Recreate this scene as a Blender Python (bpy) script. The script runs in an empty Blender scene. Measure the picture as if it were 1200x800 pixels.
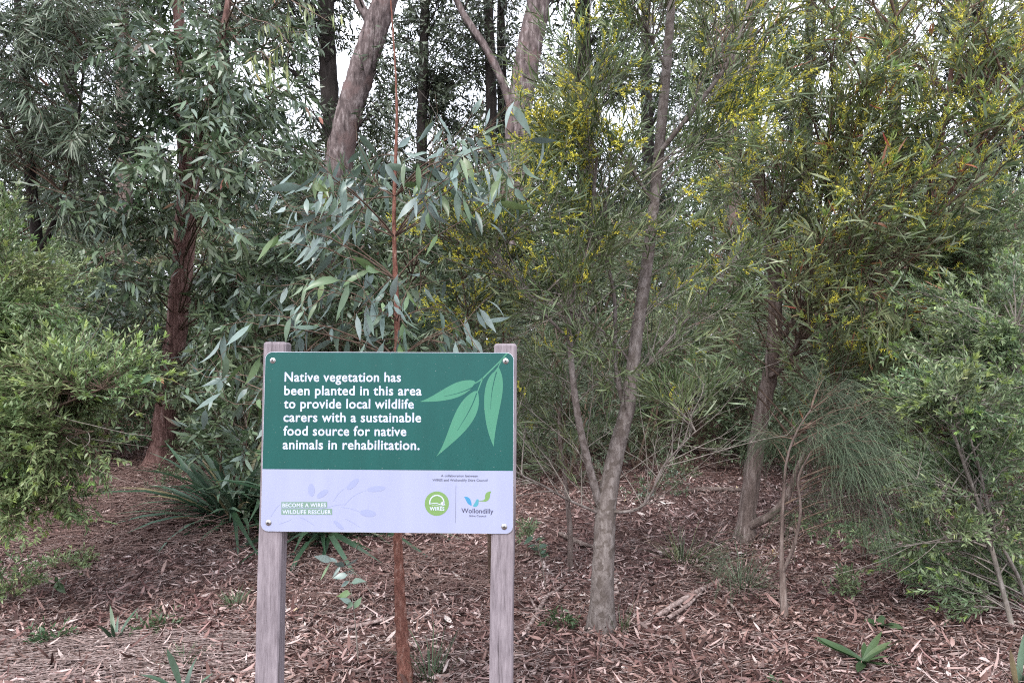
import bpy, math, random
import numpy as np
from mathutils import Vector, Matrix

R = math.radians
rng = np.random.default_rng(11)
random.seed(5)
SC = bpy.context.scene
COL = SC.collection

# ------------------------------------------------------------------ camera, sky, sun, exposure
FPX = 867.0          # focal length of the photograph in its own pixels (1200 wide)
EYE = 1.55
cam_d = bpy.data.cameras.new('camera')
cam_d.sensor_width = 36.0
cam_d.lens = 36.0 * FPX / 1200.0
cam_d.clip_start = 0.05
cam_d.clip_end = 3000
cam = bpy.data.objects.new('camera', cam_d)
COL.objects.link(cam)
cam.location = (0, 0, EYE)
cam.rotation_euler = (R(90), 0, 0)
SC.camera = cam

SUN_EL, SUN_AZ = R(50), R(203)      # high, behind the camera and a little to the left, through cloud
world = bpy.data.worlds.new('World')
SC.world = world
world.use_nodes = True
wn, wl = world.node_tree.nodes, world.node_tree.links
wn.clear()
wo = wn.new('ShaderNodeOutputWorld')
bgn = wn.new('ShaderNodeBackground')
sky = wn.new('ShaderNodeTexSky')
sky.sky_type = 'NISHITA'
sky.sun_disc = False
sky.sun_elevation = SUN_EL
sky.sun_rotation = SUN_AZ
wtc = wn.new('ShaderNodeTexCoord')
wnoi = wn.new('ShaderNodeTexNoise'); wnoi.inputs['Scale'].default_value = 2.2; wnoi.inputs['Detail'].default_value = 5
wl.new(wtc.outputs['Generated'], wnoi.inputs['Vector'])
wr = wn.new('ShaderNodeValToRGB')
wr.color_ramp.elements[0].position = 0.3; wr.color_ramp.elements[0].color = (8.0, 8.4, 9.6, 1)
wr.color_ramp.elements[1].position = 0.7; wr.color_ramp.elements[1].color = (10.0, 10.2, 10.9, 1)
wl.new(wnoi.outputs['Fac'], wr.inputs['Fac'])
wm = wn.new('ShaderNodeMix'); wm.data_type = 'RGBA'
wm.inputs['Factor'].default_value = 0.86          # overcast: mostly cloud, a little sky
wl.new(sky.outputs['Color'], wm.inputs['A']); wl.new(wr.outputs['Color'], wm.inputs['B'])
wl.new(wm.outputs['Result'], bgn.inputs['Color'])
bgn.inputs['Strength'].default_value = 0.11
wl.new(bgn.outputs['Background'], wo.inputs['Surface'])

sun_d = bpy.data.lights.new('sun', 'SUN')
sun_d.energy = 1.5
sun_d.angle = R(20)
sun_d.color = (1.0, 0.97, 0.93)
sun = bpy.data.objects.new('sun', sun_d)
COL.objects.link(sun)
sun.location = (0, 0, 30)
_sd = Vector((math.sin(SUN_AZ) * math.cos(SUN_EL), math.cos(SUN_AZ) * math.cos(SUN_EL), math.sin(SUN_EL)))
sun.rotation_euler = _sd.to_track_quat('Z', 'Y').to_euler()

SC.view_settings.view_transform = 'Standard'
SC.view_settings.look = 'None'
SC.view_settings.exposure = 1.45
SC.view_settings.gamma = 1.0
SC.render.engine = 'CYCLES'
SC.cycles.filter_width = 1.1
SC.cycles.use_denoising = False
SC.cycles.max_bounces = 6
SC.cycles.diffuse_bounces = 4
SC.cycles.glossy_bounces = 2
SC.cycles.transmission_bounces = 4
SC.cycles.transparent_max_bounces = 4
SC.cycles.caustics_reflective = False
SC.cycles.caustics_refractive = False


# ------------------------------------------------------------------ helpers
def P(px, py, d):
    """a point of the place, d metres in front of the camera, seen at (px, py) of the photograph"""
    return np.array([(px - 600) / FPX * d, d, EYE - (py - 400) / FPX * d])


def gz(x, y):
    x = np.asarray(x, float); y = np.asarray(y, float)
    rise = np.clip(y - 5.0, 0, 9) * 0.045 + np.clip(y - 14, 0, 40) * 0.012
    und = 0.025 * np.sin(x * 1.3 + 0.7) * np.sin(y * 1.1 + 0.3) + 0.012 * np.sin(x * 3.7 + y * 2.1) + 0.008 * np.sin(x * 6.1 - y * 5.3)
    return rise + und


def G(px, py):
    """where the line of sight through (px, py) meets the ground"""
    lo, hi = 0.5, 60.0
    for _ in range(50):
        m = (lo + hi) / 2
        p = P(px, py, m)
        if p[2] > gz(p[0], p[1]): lo = m
        else: hi = m
    return P(px, py, lo)


def unit(v):
    return v / np.maximum(np.linalg.norm(v, axis=-1, keepdims=True), 1e-9)


def perp(d):
    r = rng.normal(size=d.shape)
    return unit(np.cross(d, r))


def catmull(pts, K):
    pts = np.asarray(pts, float)
    n = len(pts)
    e = np.vstack([2 * pts[0] - pts[1], pts, 2 * pts[-1] - pts[-2]])
    t = np.linspace(0, n - 1 - 1e-6, K)
    i = t.astype(int); f = (t - i)[:, None]
    p0, p1, p2, p3 = e[i], e[i + 1], e[i + 2], e[i + 3]
    return 0.5 * (2 * p1 + (p2 - p0) * f + (2 * p0 - 5 * p1 + 4 * p2 - p3) * f**2 + (3 * p1 - p0 - 3 * p2 + p3) * f**3)


class Geo:
    def __init__(s):
        s.V, s.L, s.S, s.A, s.n = [], [], [], [], 0

    def add(s, V, loops, sizes, a):
        s.V.append(np.asarray(V, float)); s.L.append(np.asarray(loops, np.int64) + s.n)
        s.S.append(np.asarray(sizes, np.int64)); s.A.append(np.broadcast_to(np.asarray(a, float), (len(V),)))
        s.n += len(V)

    def quads(s, V, Q, a=0.5):
        Q = np.asarray(Q); s.add(V, Q.reshape(-1), np.full(len(Q), Q.shape[1]), a)

    def mesh(s, name, mat, origin=(0, 0, 0), smooth=True):
        V = np.concatenate(s.V) - np.asarray(origin, float)
        L = np.concatenate(s.L); S = np.concatenate(s.S); A = np.concatenate(s.A)
        me = bpy.data.meshes.new(name)
        me.vertices.add(len(V)); me.vertices.foreach_set('co', V.astype(np.float32).ravel())
        me.loops.add(len(L)); me.loops.foreach_set('vertex_index', L.astype(np.int32))
        st = np.concatenate([[0], np.cumsum(S)[:-1]])
        me.polygons.add(len(S)); me.polygons.foreach_set('loop_start', st.astype(np.int32))
        me.update(calc_edges=True)
        at = me.attributes.new('rnd', 'FLOAT', 'POINT'); at.data.foreach_set('value', A.astype(np.float32))
        if smooth: me.shade_smooth()
        else: me.shade_flat()
        for m in (mat if isinstance(mat, (list, tuple)) else [mat]):
            me.materials.append(m)
        return me

    def build(s, name, mat, parent=None, kind=None, smooth=True):
        org = np.array(parent['_org']) if parent is not None and '_org' in parent else np.zeros(3)
        o = bpy.data.objects.new(name, s.mesh(name, mat, org, smooth))
        COL.objects.link(o)
        if parent is not None: o.parent = parent
        if kind: o['kind'] = kind
        return o


def thing(name, label, cat, loc, group=None):
    o = bpy.data.objects.new(name, None); COL.objects.link(o)
    o.empty_display_size = 0.1
    o.location = tuple(float(c) for c in loc)
    o['_org'] = [float(c) for c in loc]
    o['label'] = label; o['category'] = cat
    if group: o['group'] = group
    return o


def tag(o, label, cat, group=None):
    o['label'] = label; o['category'] = cat
    if group: o['group'] = group
    return o


def copy_thing(root, loc, rz, sc, label, group=None):
    c = root.copy(); COL.objects.link(c)
    c.location = tuple(float(v) for v in loc); c.rotation_euler = (0, 0, rz); c.scale = (sc, sc, sc)
    c['label'] = label
    if group: c['group'] = group
    for ch in list(root.children):
        k = ch.copy(); COL.objects.link(k); k.parent = c
    return c


def tubes(g, polys, rad, S=5, a=None, rough=0.0, cap=False):
    polys = np.asarray(polys, float); rad = np.asarray(rad, float)
    N, K, _ = polys.shape
    if N == 0: return
    T = unit(np.gradient(polys, axis=1))
    ref = np.where(np.abs(T[:, :1, 2:3]) > 0.8, np.array([[[1., 0, 0]]]), np.array([[[0., 0, 1.]]]))
    U = unit(np.cross(T, np.broadcast_to(ref, T.shape))); W = np.cross(T, U)
    th = np.linspace(0, 2 * np.pi, S, endpoint=False)
    rr = np.broadcast_to(rad[..., None], (N, K, S)).copy()
    if rough:
        rr *= 1 + rough * rng.normal(size=(N, K, S))
        ph = rng.uniform(0, 6.28, N)[:, None, None]
        rr *= 1 + rough * 1.3 * np.sin(3 * th[None, None] + ph + np.linspace(0, 4, K)[None, :, None])
    V = polys[:, :, None] + rr[..., None] * (U[:, :, None] * np.cos(th)[None, None, :, None] + W[:, :, None] * np.sin(th)[None, None, :, None])
    V = V.reshape(-1, 3)
    k, s_ = np.meshgrid(np.arange(K - 1), np.arange(S), indexing='ij')
    q = np.stack([k * S + s_, (k + 1) * S + s_, (k + 1) * S + (s_ + 1) % S, k * S + (s_ + 1) % S], -1).reshape(-1, 4)
    Q = (q[None] + (np.arange(N) * K * S)[:, None, None]).reshape(-1, 4)
    if a is None: a = rng.uniform(size=N)
    g.quads(V, Q, np.repeat(np.broadcast_to(a, (N,)), K * S))
    if cap:
        for i in range(N):
            for e in (0, K - 1):
                b = g.n - N * K * S + (i * K + e) * S
                idx = np.arange(b, b + S)
                if e: idx = idx[::-1]
                g.L.append(idx); g.S.append(np.array([S]))


# leaf templates: u along, v across (-.5...5), stations
def tmpl(stations, mid=False):
    V, rows = [], []
    for u, w in stations:
        if w == 0: rows.append([len(V)]); V.append((u, 0, 0))
        elif mid:
            rows.append([len(V), len(V) + 1, len(V) + 2]); V += [(u, -w / 2, 1), (u, 0, 0), (u, w / 2, 1)]
        else:
            rows.append([len(V), len(V) + 1]); V += [(u, -w / 2, 1), (u, w / 2, 1)]
    L, S = [], []
    for r0, r1 in zip(rows[:-1], rows[1:]):
        if len(r0) == 1:
            for j in range(len(r1) - 1): L += [r0[0], r1[j + 1], r1[j]]; S.append(3)
        elif len(r1) == 1:
            for j in range(len(r0) - 1): L += [r0[j], r0[j + 1], r1[0]]; S.append(3)
        else:
            for j in range(len(r0) - 1): L += [r0[j], r0[j + 1], r1[j + 1], r1[j]]; S.append(4)
    return np.array(V, float), np.array(L), np.array(S)


TM = {
    'diamond': tmpl([(0, 0), (.42, 1), (1, 0)]),
    'lance': tmpl([(0, 0), (.25, .92), (.6, .8), (1, 0)]),
    'needle': tmpl([(0, .8), (.5, 1), (1, 0)]),
    'blade': tmpl([(0, .35), (.25, .9), (.5, 1), (.78, .7), (1, 0)]),
    'big': tmpl([(0, .07), (.09, .1), (.26, .85), (.45, 1), (.65, .78), (.85, .32), (1, 0)], mid=True),
    'strap': tmpl([(0, .6), (.2, .85), (.4, 1), (.6, .95), (.8, .6), (1, 0)], mid=True),
    'chip': tmpl([(0, .7), (.35, 1), (.7, .8), (1, .35)]),
}


def leaf_geo(g, A, kind):
    Vt, Lt, St = TM[kind]
    N = len(A['L'])
    if not N: return
    u = Vt[None, :, 0]; v = Vt[None, :, 1]; f = np.abs(Vt[None, :, 1])
    L, W = A['L'][:, None], A['W'][:, None]
    al = L * (u - 0.25 * np.abs(A['bend'])[:, None] * u**3)
    si = W * v + L * A['sick'][:, None] * (u - u**2 * 1.4)
    no = W * f * A['fold'][:, None] - L * A['bend'][:, None] * u**2
    if 'tw' in A and kind != 'needle':
        an = A['tw'][:, None] * (u - .3)
        si, no = si * np.cos(an) - no * np.sin(an) * .3, no + si * np.sin(an)
    V = A['p'][:, None] + al[..., None] * A['D'][:, None] + si[..., None] * A['S'][:, None] + no[..., None] * A['N'][:, None]
    nv = len(Vt)
    g.add(V.reshape(-1, 3), (Lt[None] + (np.arange(N) * nv)[:, None]).ravel(), np.tile(St, N), np.repeat(A['c'], nv))


_single_cache = {}


def leaf_singles(A, kind, mat, parent, name='leaf'):
    """each leaf an object of its own; alike leaves share a mesh"""
    key = (kind, mat.name, round(float(np.mean(A['W'] / A['L'])), 2))
    if key not in _single_cache:
        lst = []
        for i in range(18):
            g = Geo(); asp = np.mean(A['W'] / A['L']) * random.uniform(.8, 1.25)
            a = dict(p=np.zeros((1, 3)), D=np.array([[1., 0, 0]]), S=np.array([[0, 1., 0]]), N=np.array([[0, 0, 1.]]), L=np.array([1.]),
                     W=np.array([asp]), bend=np.array([random.choice(A['bend'])]), sick=np.array([random.choice(A['sick'])]),
                     fold=np.array([random.choice(A['fold'])]), c=np.array([(i + .5) / 18]), tw=np.array([random.gauss(0, .9)]))
            leaf_geo(g, a, kind)
            lst.append(g.mesh(name, mat))
        _single_cache[key] = lst
    lst = _single_cache[key]
    org = np.array(parent['_org'])
    for i in range(len(A['L'])):
        me = lst[int(np.clip(A['c'][i] * 18, 0, 17))]
        o = bpy.data.objects.new(name, me); COL.objects.link(o); o.parent = parent
        s = A['L'][i]; D, S_, N_ = A['D'][i] * s, A['S'][i] * s, A['N'][i] * s; p = A['p'][i] - org
        o.matrix_local = Matrix(((D[0], S_[0], N_[0], p[0]), (D[1], S_[1], N_[1], p[1]), (D[2], S_[2], N_[2], p[2]), (0, 0, 0, 1)))


def on_poly(polys, idx, t):
    K = polys.shape[1]
    x = np.clip(t, 0, 1) * (K - 1); i = np.minimum(x.astype(int), K - 2); f = (x - i)[:, None]
    a = polys[idx, i]; b = polys[idx, i + 1]
    return a + (b - a) * f, unit(b - a)


def kids(polys, n, tmin, length, ang, grav=0.0, K=5, wob=0.12, tmax=1.0, lvar=.35):
    """side shoots: n on each parent, leaving it at about ang, bending by grav"""
    N = len(polys)
    idx = np.repeat(np.arange(N), n)
    t = tmin + (tmax - tmin) * ((np.tile(np.arange(n), N) + rng.uniform(0, 1, N * n)) / n)
    p, T = on_poly(polys, idx, t)
    a = ang * rng.uniform(.6, 1.3, N * n)[:, None]
    d = unit(T * np.cos(a) + perp(T) * np.sin(a))
    L = length * rng.uniform(1 - lvar, 1 + lvar, N * n) * (1.15 - .45 * t)
    out = [p]; step = (L / (K - 1))[:, None]
    for k in range(K - 1):
        d = unit(d + np.array([0, 0, grav / (K - 1)]) + wob * rng.normal(size=d.shape))
        p = p + d * step; out.append(p)
    return np.stack(out, 1)


def leaves_on(polys, n, L, W, ang=.8, grav=-.3, bend=.15, sick=.08, fold=.25, tmin=.15, up=.8, lv=.3, cmin=0., cmax=1., tip=0.0, flat=0.0):
    N = len(polys)
    idx = np.repeat(np.arange(N), n); M = N * n
    t = tmin + (1 - tmin) * ((np.tile(np.arange(n), N) + rng.uniform(0, 1, M)) / n)
    p, T = on_poly(polys, idx, t)
    pr = perp(T)
    if flat:
        pr = unit(pr * np.array([1, 1, 1 - flat]))
    a = ang * rng.uniform(.55, 1.35, M)[:, None] * (1 - .5 * tip * t[:, None])
    D = unit(T * np.cos(a) + pr * np.sin(a) + np.array([0, 0, grav]) * rng.uniform(.4, 1.6, (M, 1)))
    nn = rng.normal(size=D.shape) * (1 - up) + np.array([0, 0, up])
    S = unit(np.cross(nn, D)); Nn = np.cross(D, S)
    base = rng.uniform(cmin, cmax, N)[idx]
    c = np.clip(base * .55 + .45 * rng.uniform(cmin, cmax, M) + .12 * (t - .5), 0, 1)
    return dict(p=p, D=D, S=S, N=Nn, L=L * rng.uniform(1 - lv, 1 + lv, M), W=W * rng.uniform(.75, 1.25, M),
                bend=bend * rng.uniform(-.3, 1.6, M), sick=sick * rng.normal(size=M), fold=fold * rng.uniform(0, 1.4, M), c=c, tw=rng.normal(size=M) * .9)


def sub(A, m): return {k: v[m] for k, v in A.items()}


def in_blobs(blobs):
    """targets spread through a crown given as (px, py, d, rx, ry, rd, n) in picture units and metres"""
    out = []
    for (px, py, d, rx, ry, rd, n) in blobs:
        c = P(px, py, d); r = np.array([rx / FPX * d, rd, ry / FPX * d])
        v = unit(rng.normal(size=(n, 3))) * (rng.uniform(0.15, 1, (n, 1)) ** (1 / 2.2))
        out.append(c + v * r)
    return np.concatenate(out)


def limbs_to(trunks, targets, slope=.55, K=8, wob=.05, sag=0.0, tmin=0.12):
    """limbs leaving the nearest suitable point of the trunks and curving out to each target"""
    TP = np.concatenate([catmull(t, 24)[int(24 * tmin):] for t in trunks])
    out = []
    for q in targets:
        h = np.hypot(*(TP[:, :2] - q[:2]).T)
        cost = np.abs((q[2] - TP[:, 2]) - slope * h) + .35 * h + rng.uniform(0, .25, len(TP)) * (1 + .3 * h)
        p0 = TP[np.argmin(cost)]
        d = q - p0; L = np.linalg.norm(d)
        p1 = p0 + d * .35 + np.array([0, 0, .10 * L]); p2 = p0 + d * .72 + np.array([0, 0, .07 * L - sag * L])
        t = np.linspace(0, 1, K)[:, None]
        c = (1 - t)**3 * p0 + 3 * (1 - t)**2 * t * p1 + 3 * (1 - t) * t**2 * p2 + t**3 * q
        w = rng.normal(size=(K, 3)) * wob * L / 3; w[0] = 0
        out.append(c + w * t)
    return np.array(out)


# ------------------------------------------------------------------ materials
def new_mat(name):
    m = bpy.data.materials.new(name); m.use_nodes = True
    nt = m.node_tree; b = nt.nodes['Principled BSDF']
    return m, nt.nodes, nt.links, b


def ramp_node(n, stops):
    r = n.new('ShaderNodeValToRGB'); e = r.color_ramp.elements
    while len(e) < len(stops): e.new(0.5)
    for i, (p, c) in enumerate(stops):
        e[i].position = p; e[i].color = (*c, 1)
    return r


def leaf_mat(name, stops, rough=.45, trans=.22, vein=False, spec=.5, hv=.12, hue=.03, sat=1.0):
    m, n, l, b = new_mat(name)
    a = n.new('ShaderNodeAttribute'); a.attribute_name = 'rnd'
    r = ramp_node(n, stops); l.new(a.outputs['Fac'], r.inputs['Fac'])
    tc = n.new('ShaderNodeNewGeometry')
    nz = n.new('ShaderNodeTexNoise'); nz.inputs['Scale'].default_value = 1.7; nz.inputs['Detail'].default_value = 3
    l.new(tc.outputs['Position'], nz.inputs['Vector'])
    hs = n.new('ShaderNodeHueSaturation')
    mp = n.new('ShaderNodeMapRange'); mp.inputs['To Min'].default_value = 1 - 2 * hv; mp.inputs['To Max'].default_value = 1 + 2 * hv
    mp.inputs['From Min'].default_value = .3; mp.inputs['From Max'].default_value = .7
    l.new(nz.outputs['Fac'], mp.inputs['Value']); l.new(mp.outputs['Result'], hs.inputs['Value'])
    l.new(r.outputs['Color'], hs.inputs['Color'])
    hs.inputs['Saturation'].default_value = sat
    n3 = n.new('ShaderNodeTexNoise'); n3.inputs['Scale'].default_value = 2.6; n3.inputs['Detail'].default_value = 4
    l.new(tc.outputs['Position'], n3.inputs['Vector'])
    mh = n.new('ShaderNodeMapRange'); mh.inputs['From Min'].default_value = .3; mh.inputs['From Max'].default_value = .7
    mh.inputs['To Min'].default_value = .5 - hue; mh.inputs['To Max'].default_value = .5 + hue
    l.new(n3.outputs['Fac'], mh.inputs['Value']); l.new(mh.outputs['Result'], hs.inputs['Hue'])
    # blotches of age on the blade
    nz2 = n.new('ShaderNodeTexNoise'); nz2.inputs['Scale'].default_value = 60; nz2.inputs['Detail'].default_value = 2
    l.new(tc.outputs['Position'], nz2.inputs['Vector'])
    mx = n.new('ShaderNodeMix'); mx.data_type = 'RGBA'; mx.blend_type = 'MULTIPLY'; mx.inputs['Factor'].default_value = .35
    r2 = ramp_node(n, [(.35, (.62, .6, .5)), (.6, (1, 1, 1))]); l.new(nz2.outputs['Fac'], r2.inputs['Fac'])
    l.new(hs.outputs['Color'], mx.inputs['A']); l.new(r2.outputs['Color'], mx.inputs['B'])
    l.new(mx.outputs['Result'], b.inputs['Base Color'])
    b.inputs['Roughness'].default_value = rough
    b.inputs['Specular IOR Level'].default_value = spec
    if trans:
        t = n.new('ShaderNodeBsdfTranslucent'); ms = n.new('ShaderNodeMixShader'); ms.inputs[0].default_value = trans
        out = n['Material Output']
        l.new(mx.outputs['Result'], t.inputs['Color'])
        l.new(b.outputs[0], ms.inputs[1]); l.new(t.outputs[0], ms.inputs[2]); l.new(ms.outputs[0], out.inputs['Surface'])
    return m


def bark_mat(name, c1, c2, c3, scale=18, stretch=5, bump=.6, rough=.9, patch=None, pscale=6):
    m, n, l, b = new_mat(name)
    g = n.new('ShaderNodeNewGeometry')
    mp = n.new('ShaderNodeMapping'); mp.inputs['Scale'].default_value = (scale, scale, scale / stretch)
    l.new(g.outputs['Position'], mp.inputs['Vector'])
    nz = n.new('ShaderNodeTexNoise'); nz.inputs['Scale'].default_value = 1; nz.inputs['Detail'].default_value = 7; nz.inputs['Roughness'].default_value = .65
    l.new(mp.outputs['Vector'], nz.inputs['Vector'])
    r = ramp_node(n, [(.3, c1), (.52, c2), (.72, c3)]); l.new(nz.outputs['Fac'], r.inputs['Fac'])
    col = r.outputs['Color']
    if patch:
        n2 = n.new('ShaderNodeTexNoise'); n2.inputs['Scale'].default_value = pscale; n2.inputs['Detail'].default_value = 4
        l.new(g.outputs['Position'], n2.inputs['Vector'])
        r2 = ramp_node(n, [(.52, (0, 0, 0)), (.6, (1, 1, 1))]); l.new(n2.outputs['Fac'], r2.inputs['Fac'])
        mx = n.new('ShaderNodeMix'); mx.data_type = 'RGBA'
        l.new(r2.outputs['Color'], mx.inputs['Factor']); l.new(col, mx.inputs['A']); mx.inputs['B'].default_value = (*patch, 1)
        col = mx.outputs['Result']
    l.new(col, b.inputs['Base Color'])
    b.inputs['Roughness'].default_value = rough
    b.inputs['Specular IOR Level'].default_value = .25
    bp = n.new('ShaderNodeBump'); bp.inputs['Strength'].default_value = bump; bp.inputs['Distance'].default_value = .02
    l.new(nz.outputs['Fac'], bp.inputs['Height']); l.new(bp.outputs['Normal'], b.inputs['Normal'])
    return m


def flat_mat(name, c, rough=.5, metal=0.0, spec=.5):
    m, n, l, b = new_mat(name)
    b.inputs['Base Color'].default_value = (*c, 1); b.inputs['Roughness'].default_value = rough
    b.inputs['Metallic'].default_value = metal; b.inputs['Specular IOR Level'].default_value = spec
    return m


def print_mat(name, c, rough=.4, var=.06):
    """printed aluminium: slight fading and dust over a flat colour"""
    m, n, l, b = new_mat(name)
    g = n.new('ShaderNodeTexCoord')
    nz = n.new('ShaderNodeTexNoise'); nz.inputs['Scale'].default_value = 5; nz.inputs['Detail'].default_value = 8
    mp = n.new('ShaderNodeMapping'); mp.inputs['Scale'].default_value = (3.2, 1, .7)
    l.new(g.outputs['Object'], mp.inputs['Vector']); l.new(mp.outputs['Vector'], nz.inputs['Vector'])
    r = ramp_node(n, [(.3, tuple(v * (1 - var) for v in c)), (.7, tuple(min(1, v * (1 + var)) for v in c))])
    l.new(nz.outputs['Fac'], r.inputs['Fac'])
    v = n.new('ShaderNodeTexNoise'); v.inputs['Scale'].default_value = 170; v.inputs['Detail'].default_value = 1
    l.new(g.outputs['Object'], v.inputs['Vector'])
    r3 = ramp_node(n, [(.735, (0, 0, 0)), (.76, (.35, .35, .35))]); l.new(v.outputs['Fac'], r3.inputs['Fac'])
    mx = n.new('ShaderNodeMix'); mx.data_type = 'RGBA'
    l.new(r3.outputs['Color'], mx.inputs['Factor']); l.new(r.outputs['Color'], mx.inputs['A']); mx.inputs['B'].default_value = (.35, .33, .32, 1)
    l.new(mx.outputs['Result'], b.inputs['Base Color'])
    b.inputs['Roughness'].default_value = rough + .1
    b.inputs['Specular IOR Level'].default_value = .3
    return m


M = {}
M['bark_grey'] = bark_mat('smooth_grey_bark', (.085, .066, .06), (.175, .148, .137), (.27, .238, .225), 42, 2.5, .6, patch=(.105, .085, .075), pscale=22)
M['bark_red'] = bark_mat('red_brown_bark', (.06, .030, .026), (.20, .11, .095), (.38, .26, .235), 34, 7, 1.0)
M['bark_orange'] = bark_mat('flaky_orange_bark', (.085, .035, .027), (.22, .095, .07), (.36, .23, .19), 70, 3, 1.0)
M['bark_pink'] = bark_mat('furrowed_pinkish_bark', (.018, .012, .012), (.13, .10, .097), (.33, .28, .275), 17, 3.5, 1.0, patch=(.14, .095, .09), pscale=2.2)
M['bark_dark'] = bark_mat('dark_bark', (.012, .01, .009), (.028, .022, .02), (.06, .05, .045), 16, 6, .8)
M['bark_brown'] = bark_mat('brown_bark', (.055, .04, .034), (.16, .12, .105), (.32, .265, .24), 34, 7, .8)
M['twig_grey'] = bark_mat('pale_twig', (.10, .085, .07), (.19, .165, .145), (.33, .30, .27), 40, 3, .3)
M['twig_brown'] = bark_mat('brown_twig', (.06, .04, .03), (.12, .08, .06), (.2, .15, .12), 40, 3, .3)
M['twig_red'] = bark_mat('reddish_twig', (.09, .04, .03), (.17, .08, .06), (.27, .17, .13), 40, 3, .3)

M['twig_pile'] = bark_mat('dry_twig_pile', (.07, .038, .032), (.18, .115, .10), (.38, .29, .26), 14, 2, .3)
M['euc_big'] = leaf_mat('blue_grey_gum_leaf', [(0, (.05, .10, .03)), (.22, (.10, .155, .06)), (.45, (.115, .17, .14)), (.7, (.15, .205, .195)), (.93, (.25, .31, .29)), (1, (.18, .27, .07))], .36, .15)
M['euc_mid'] = leaf_mat('grey_green_gum_leaf', [(0, (.035, .06, .022)), (.3, (.085, .125, .06)), (.62, (.13, .18, .11)), (.8, (.16, .215, .175)), (.95, (.25, .31, .27)), (1, (.36, .15, .10))], .38, .18)
M['acacia'] = leaf_mat('narrow_olive_leaf', [(0, (.025, .04, .016)), (.35, (.075, .108, .045)), (.75, (.155, .205, .095)), (1, (.33, .37, .18))], .38, .25)
M['strap_olive'] = leaf_mat('olive_strap_leaf', [(0, (.04, .065, .03)), (.22, (.095, .13, .062)), (.55, (.175, .215, .115)), (.87, (.30, .34, .19)), (.91, (.32, .17, .10)), (1, (.33, .10, .06))], .33, .28)
M['yellow'] = leaf_mat('yellow_bud', [(0, (.42, .44, .06)), (.5, (.66, .62, .07)), (1, (.80, .72, .14))], .55, .35, hue=.008)
M['lime'] = leaf_mat('lime_shoot', [(0, (.15, .24, .06)), (1, (.33, .42, .13))], .5, .35)
M['lime_old'] = leaf_mat('yellowing_gum_leaf', [(0, (.10, .14, .05)), (.6, (.22, .26, .09)), (.9, (.36, .30, .10)), (1, (.42, .22, .08))], .4, .3)
M['shrub_light'] = leaf_mat('fresh_green_small_leaf', [(0, (.05, .08, .03)), (.35, (.13, .19, .08)), (.8, (.25, .32, .15)), (1, (.42, .46, .2))], .4, .3)
M['shrub_blue'] = leaf_mat('bluish_small_leaf', [(0, (.045, .08, .045)), (.35, (.13, .19, .095)), (.8, (.25, .325, .17)), (1, (.40, .47, .20))], .38, .28)
M['dark_leaf'] = leaf_mat('dark_undergrowth_leaf', [(0, (.035, .055, .025)), (.5, (.10, .14, .075)), (.85, (.19, .24, .14)), (1, (.28, .32, .20))], .38, .2)
M['far_leaf'] = leaf_mat('far_gum_leaf', [(0, (.025, .036, .02)), (.5, (.075, .098, .06)), (1, (.18, .21, .15))], .42, .18)
M['narrow_grey'] = leaf_mat('narrow_grey_leaf', [(0, (.03, .045, .024)), (.5, (.095, .13, .08)), (1, (.25, .29, .22))], .38, .22)
M['needle'] = leaf_mat('sheoak_needle', [(0, (.03, .05, .026)), (.5, (.075, .11, .062)), (1, (.18, .23, .14))], .5, .1)
M['strap_dark'] = leaf_mat('dark_strap_leaf', [(0, (.015, .035, .018)), (.5, (.04, .08, .045)), (.9, (.11, .17, .12)), (1, (.30, .22, .12))], .32, .12)
M['weed'] = leaf_mat('weed_green', [(0, (.035, .07, .03)), (1, (.085, .135, .06))], .45, .25)
M['litter'] = leaf_mat('dead_leaf', [(0, (0.034, 0.017, 0.015)), (.32, (0.10, 0.05, 0.043)), (.6, (0.25, 0.145, 0.125)), (.83, (0.44, 0.34, 0.32)), (.96, (0.62, 0.55, 0.52)), (1, (0.560, 0.403, 0.157))], .55, 0, hv=.08, hue=.012, sat=1.0)
M['chip'] = leaf_mat('bark_chip', [(0, (0.028, 0.013, 0.011)), (.35, (0.101, 0.050, 0.043)), (.7, (0.269, 0.168, 0.151)), (1, (0.627, 0.504, 0.482))], .8, 0, spec=.3, hv=.08, hue=.012, sat=1.0)
M['stick'] = bark_mat('fallen_stick', (.08, .05, .042), (.25, .185, .17), (.50, .42, .40), 50, 3, .4)

# ------------------------------------------------------------------ ground
m, n, l, b = new_mat('litter_soil')
g_ = n.new('ShaderNodeNewGeometry')
n1 = n.new('ShaderNodeTexNoise'); n1.inputs['Scale'].default_value = 26; n1.inputs['Detail'].default_value = 8; n1.inputs['Roughness'].default_value = .7
n2 = n.new('ShaderNodeTexVoronoi'); n2.inputs['Scale'].default_value = 34; n2.inputs['Randomness'].default_value = 1
l.new(g_.outputs['Position'], n1.inputs['Vector']); l.new(g_.outputs['Position'], n2.inputs['Vector'])
r1 = ramp_node(n, [(.3, (.02, .011, .009)), (.5, (.06, .034, .03)), (.64, (.14, .085, .075)), (.8, (.32, .24, .225))])
l.new(n1.outputs['Fac'], r1.inputs['Fac'])
mx = n.new('ShaderNodeMix'); mx.data_type = 'RGBA'; mx.blend_type = 'OVERLAY'; mx.inputs['Factor'].default_value = .6
hs = n.new('ShaderNodeHueSaturation'); hs.inputs['Saturation'].default_value = 0; l.new(n2.outputs['Color'], hs.inputs['Color'])
l.new(r1.outputs['Color'], mx.inputs['A']); l.new(hs.outputs['Color'], mx.inputs['B']); l.new(mx.outputs['Result'], b.inputs['Base Color'])
b.inputs['Roughness'].default_value = .95; b.inputs['Specular IOR Level'].default_value = .2
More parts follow.
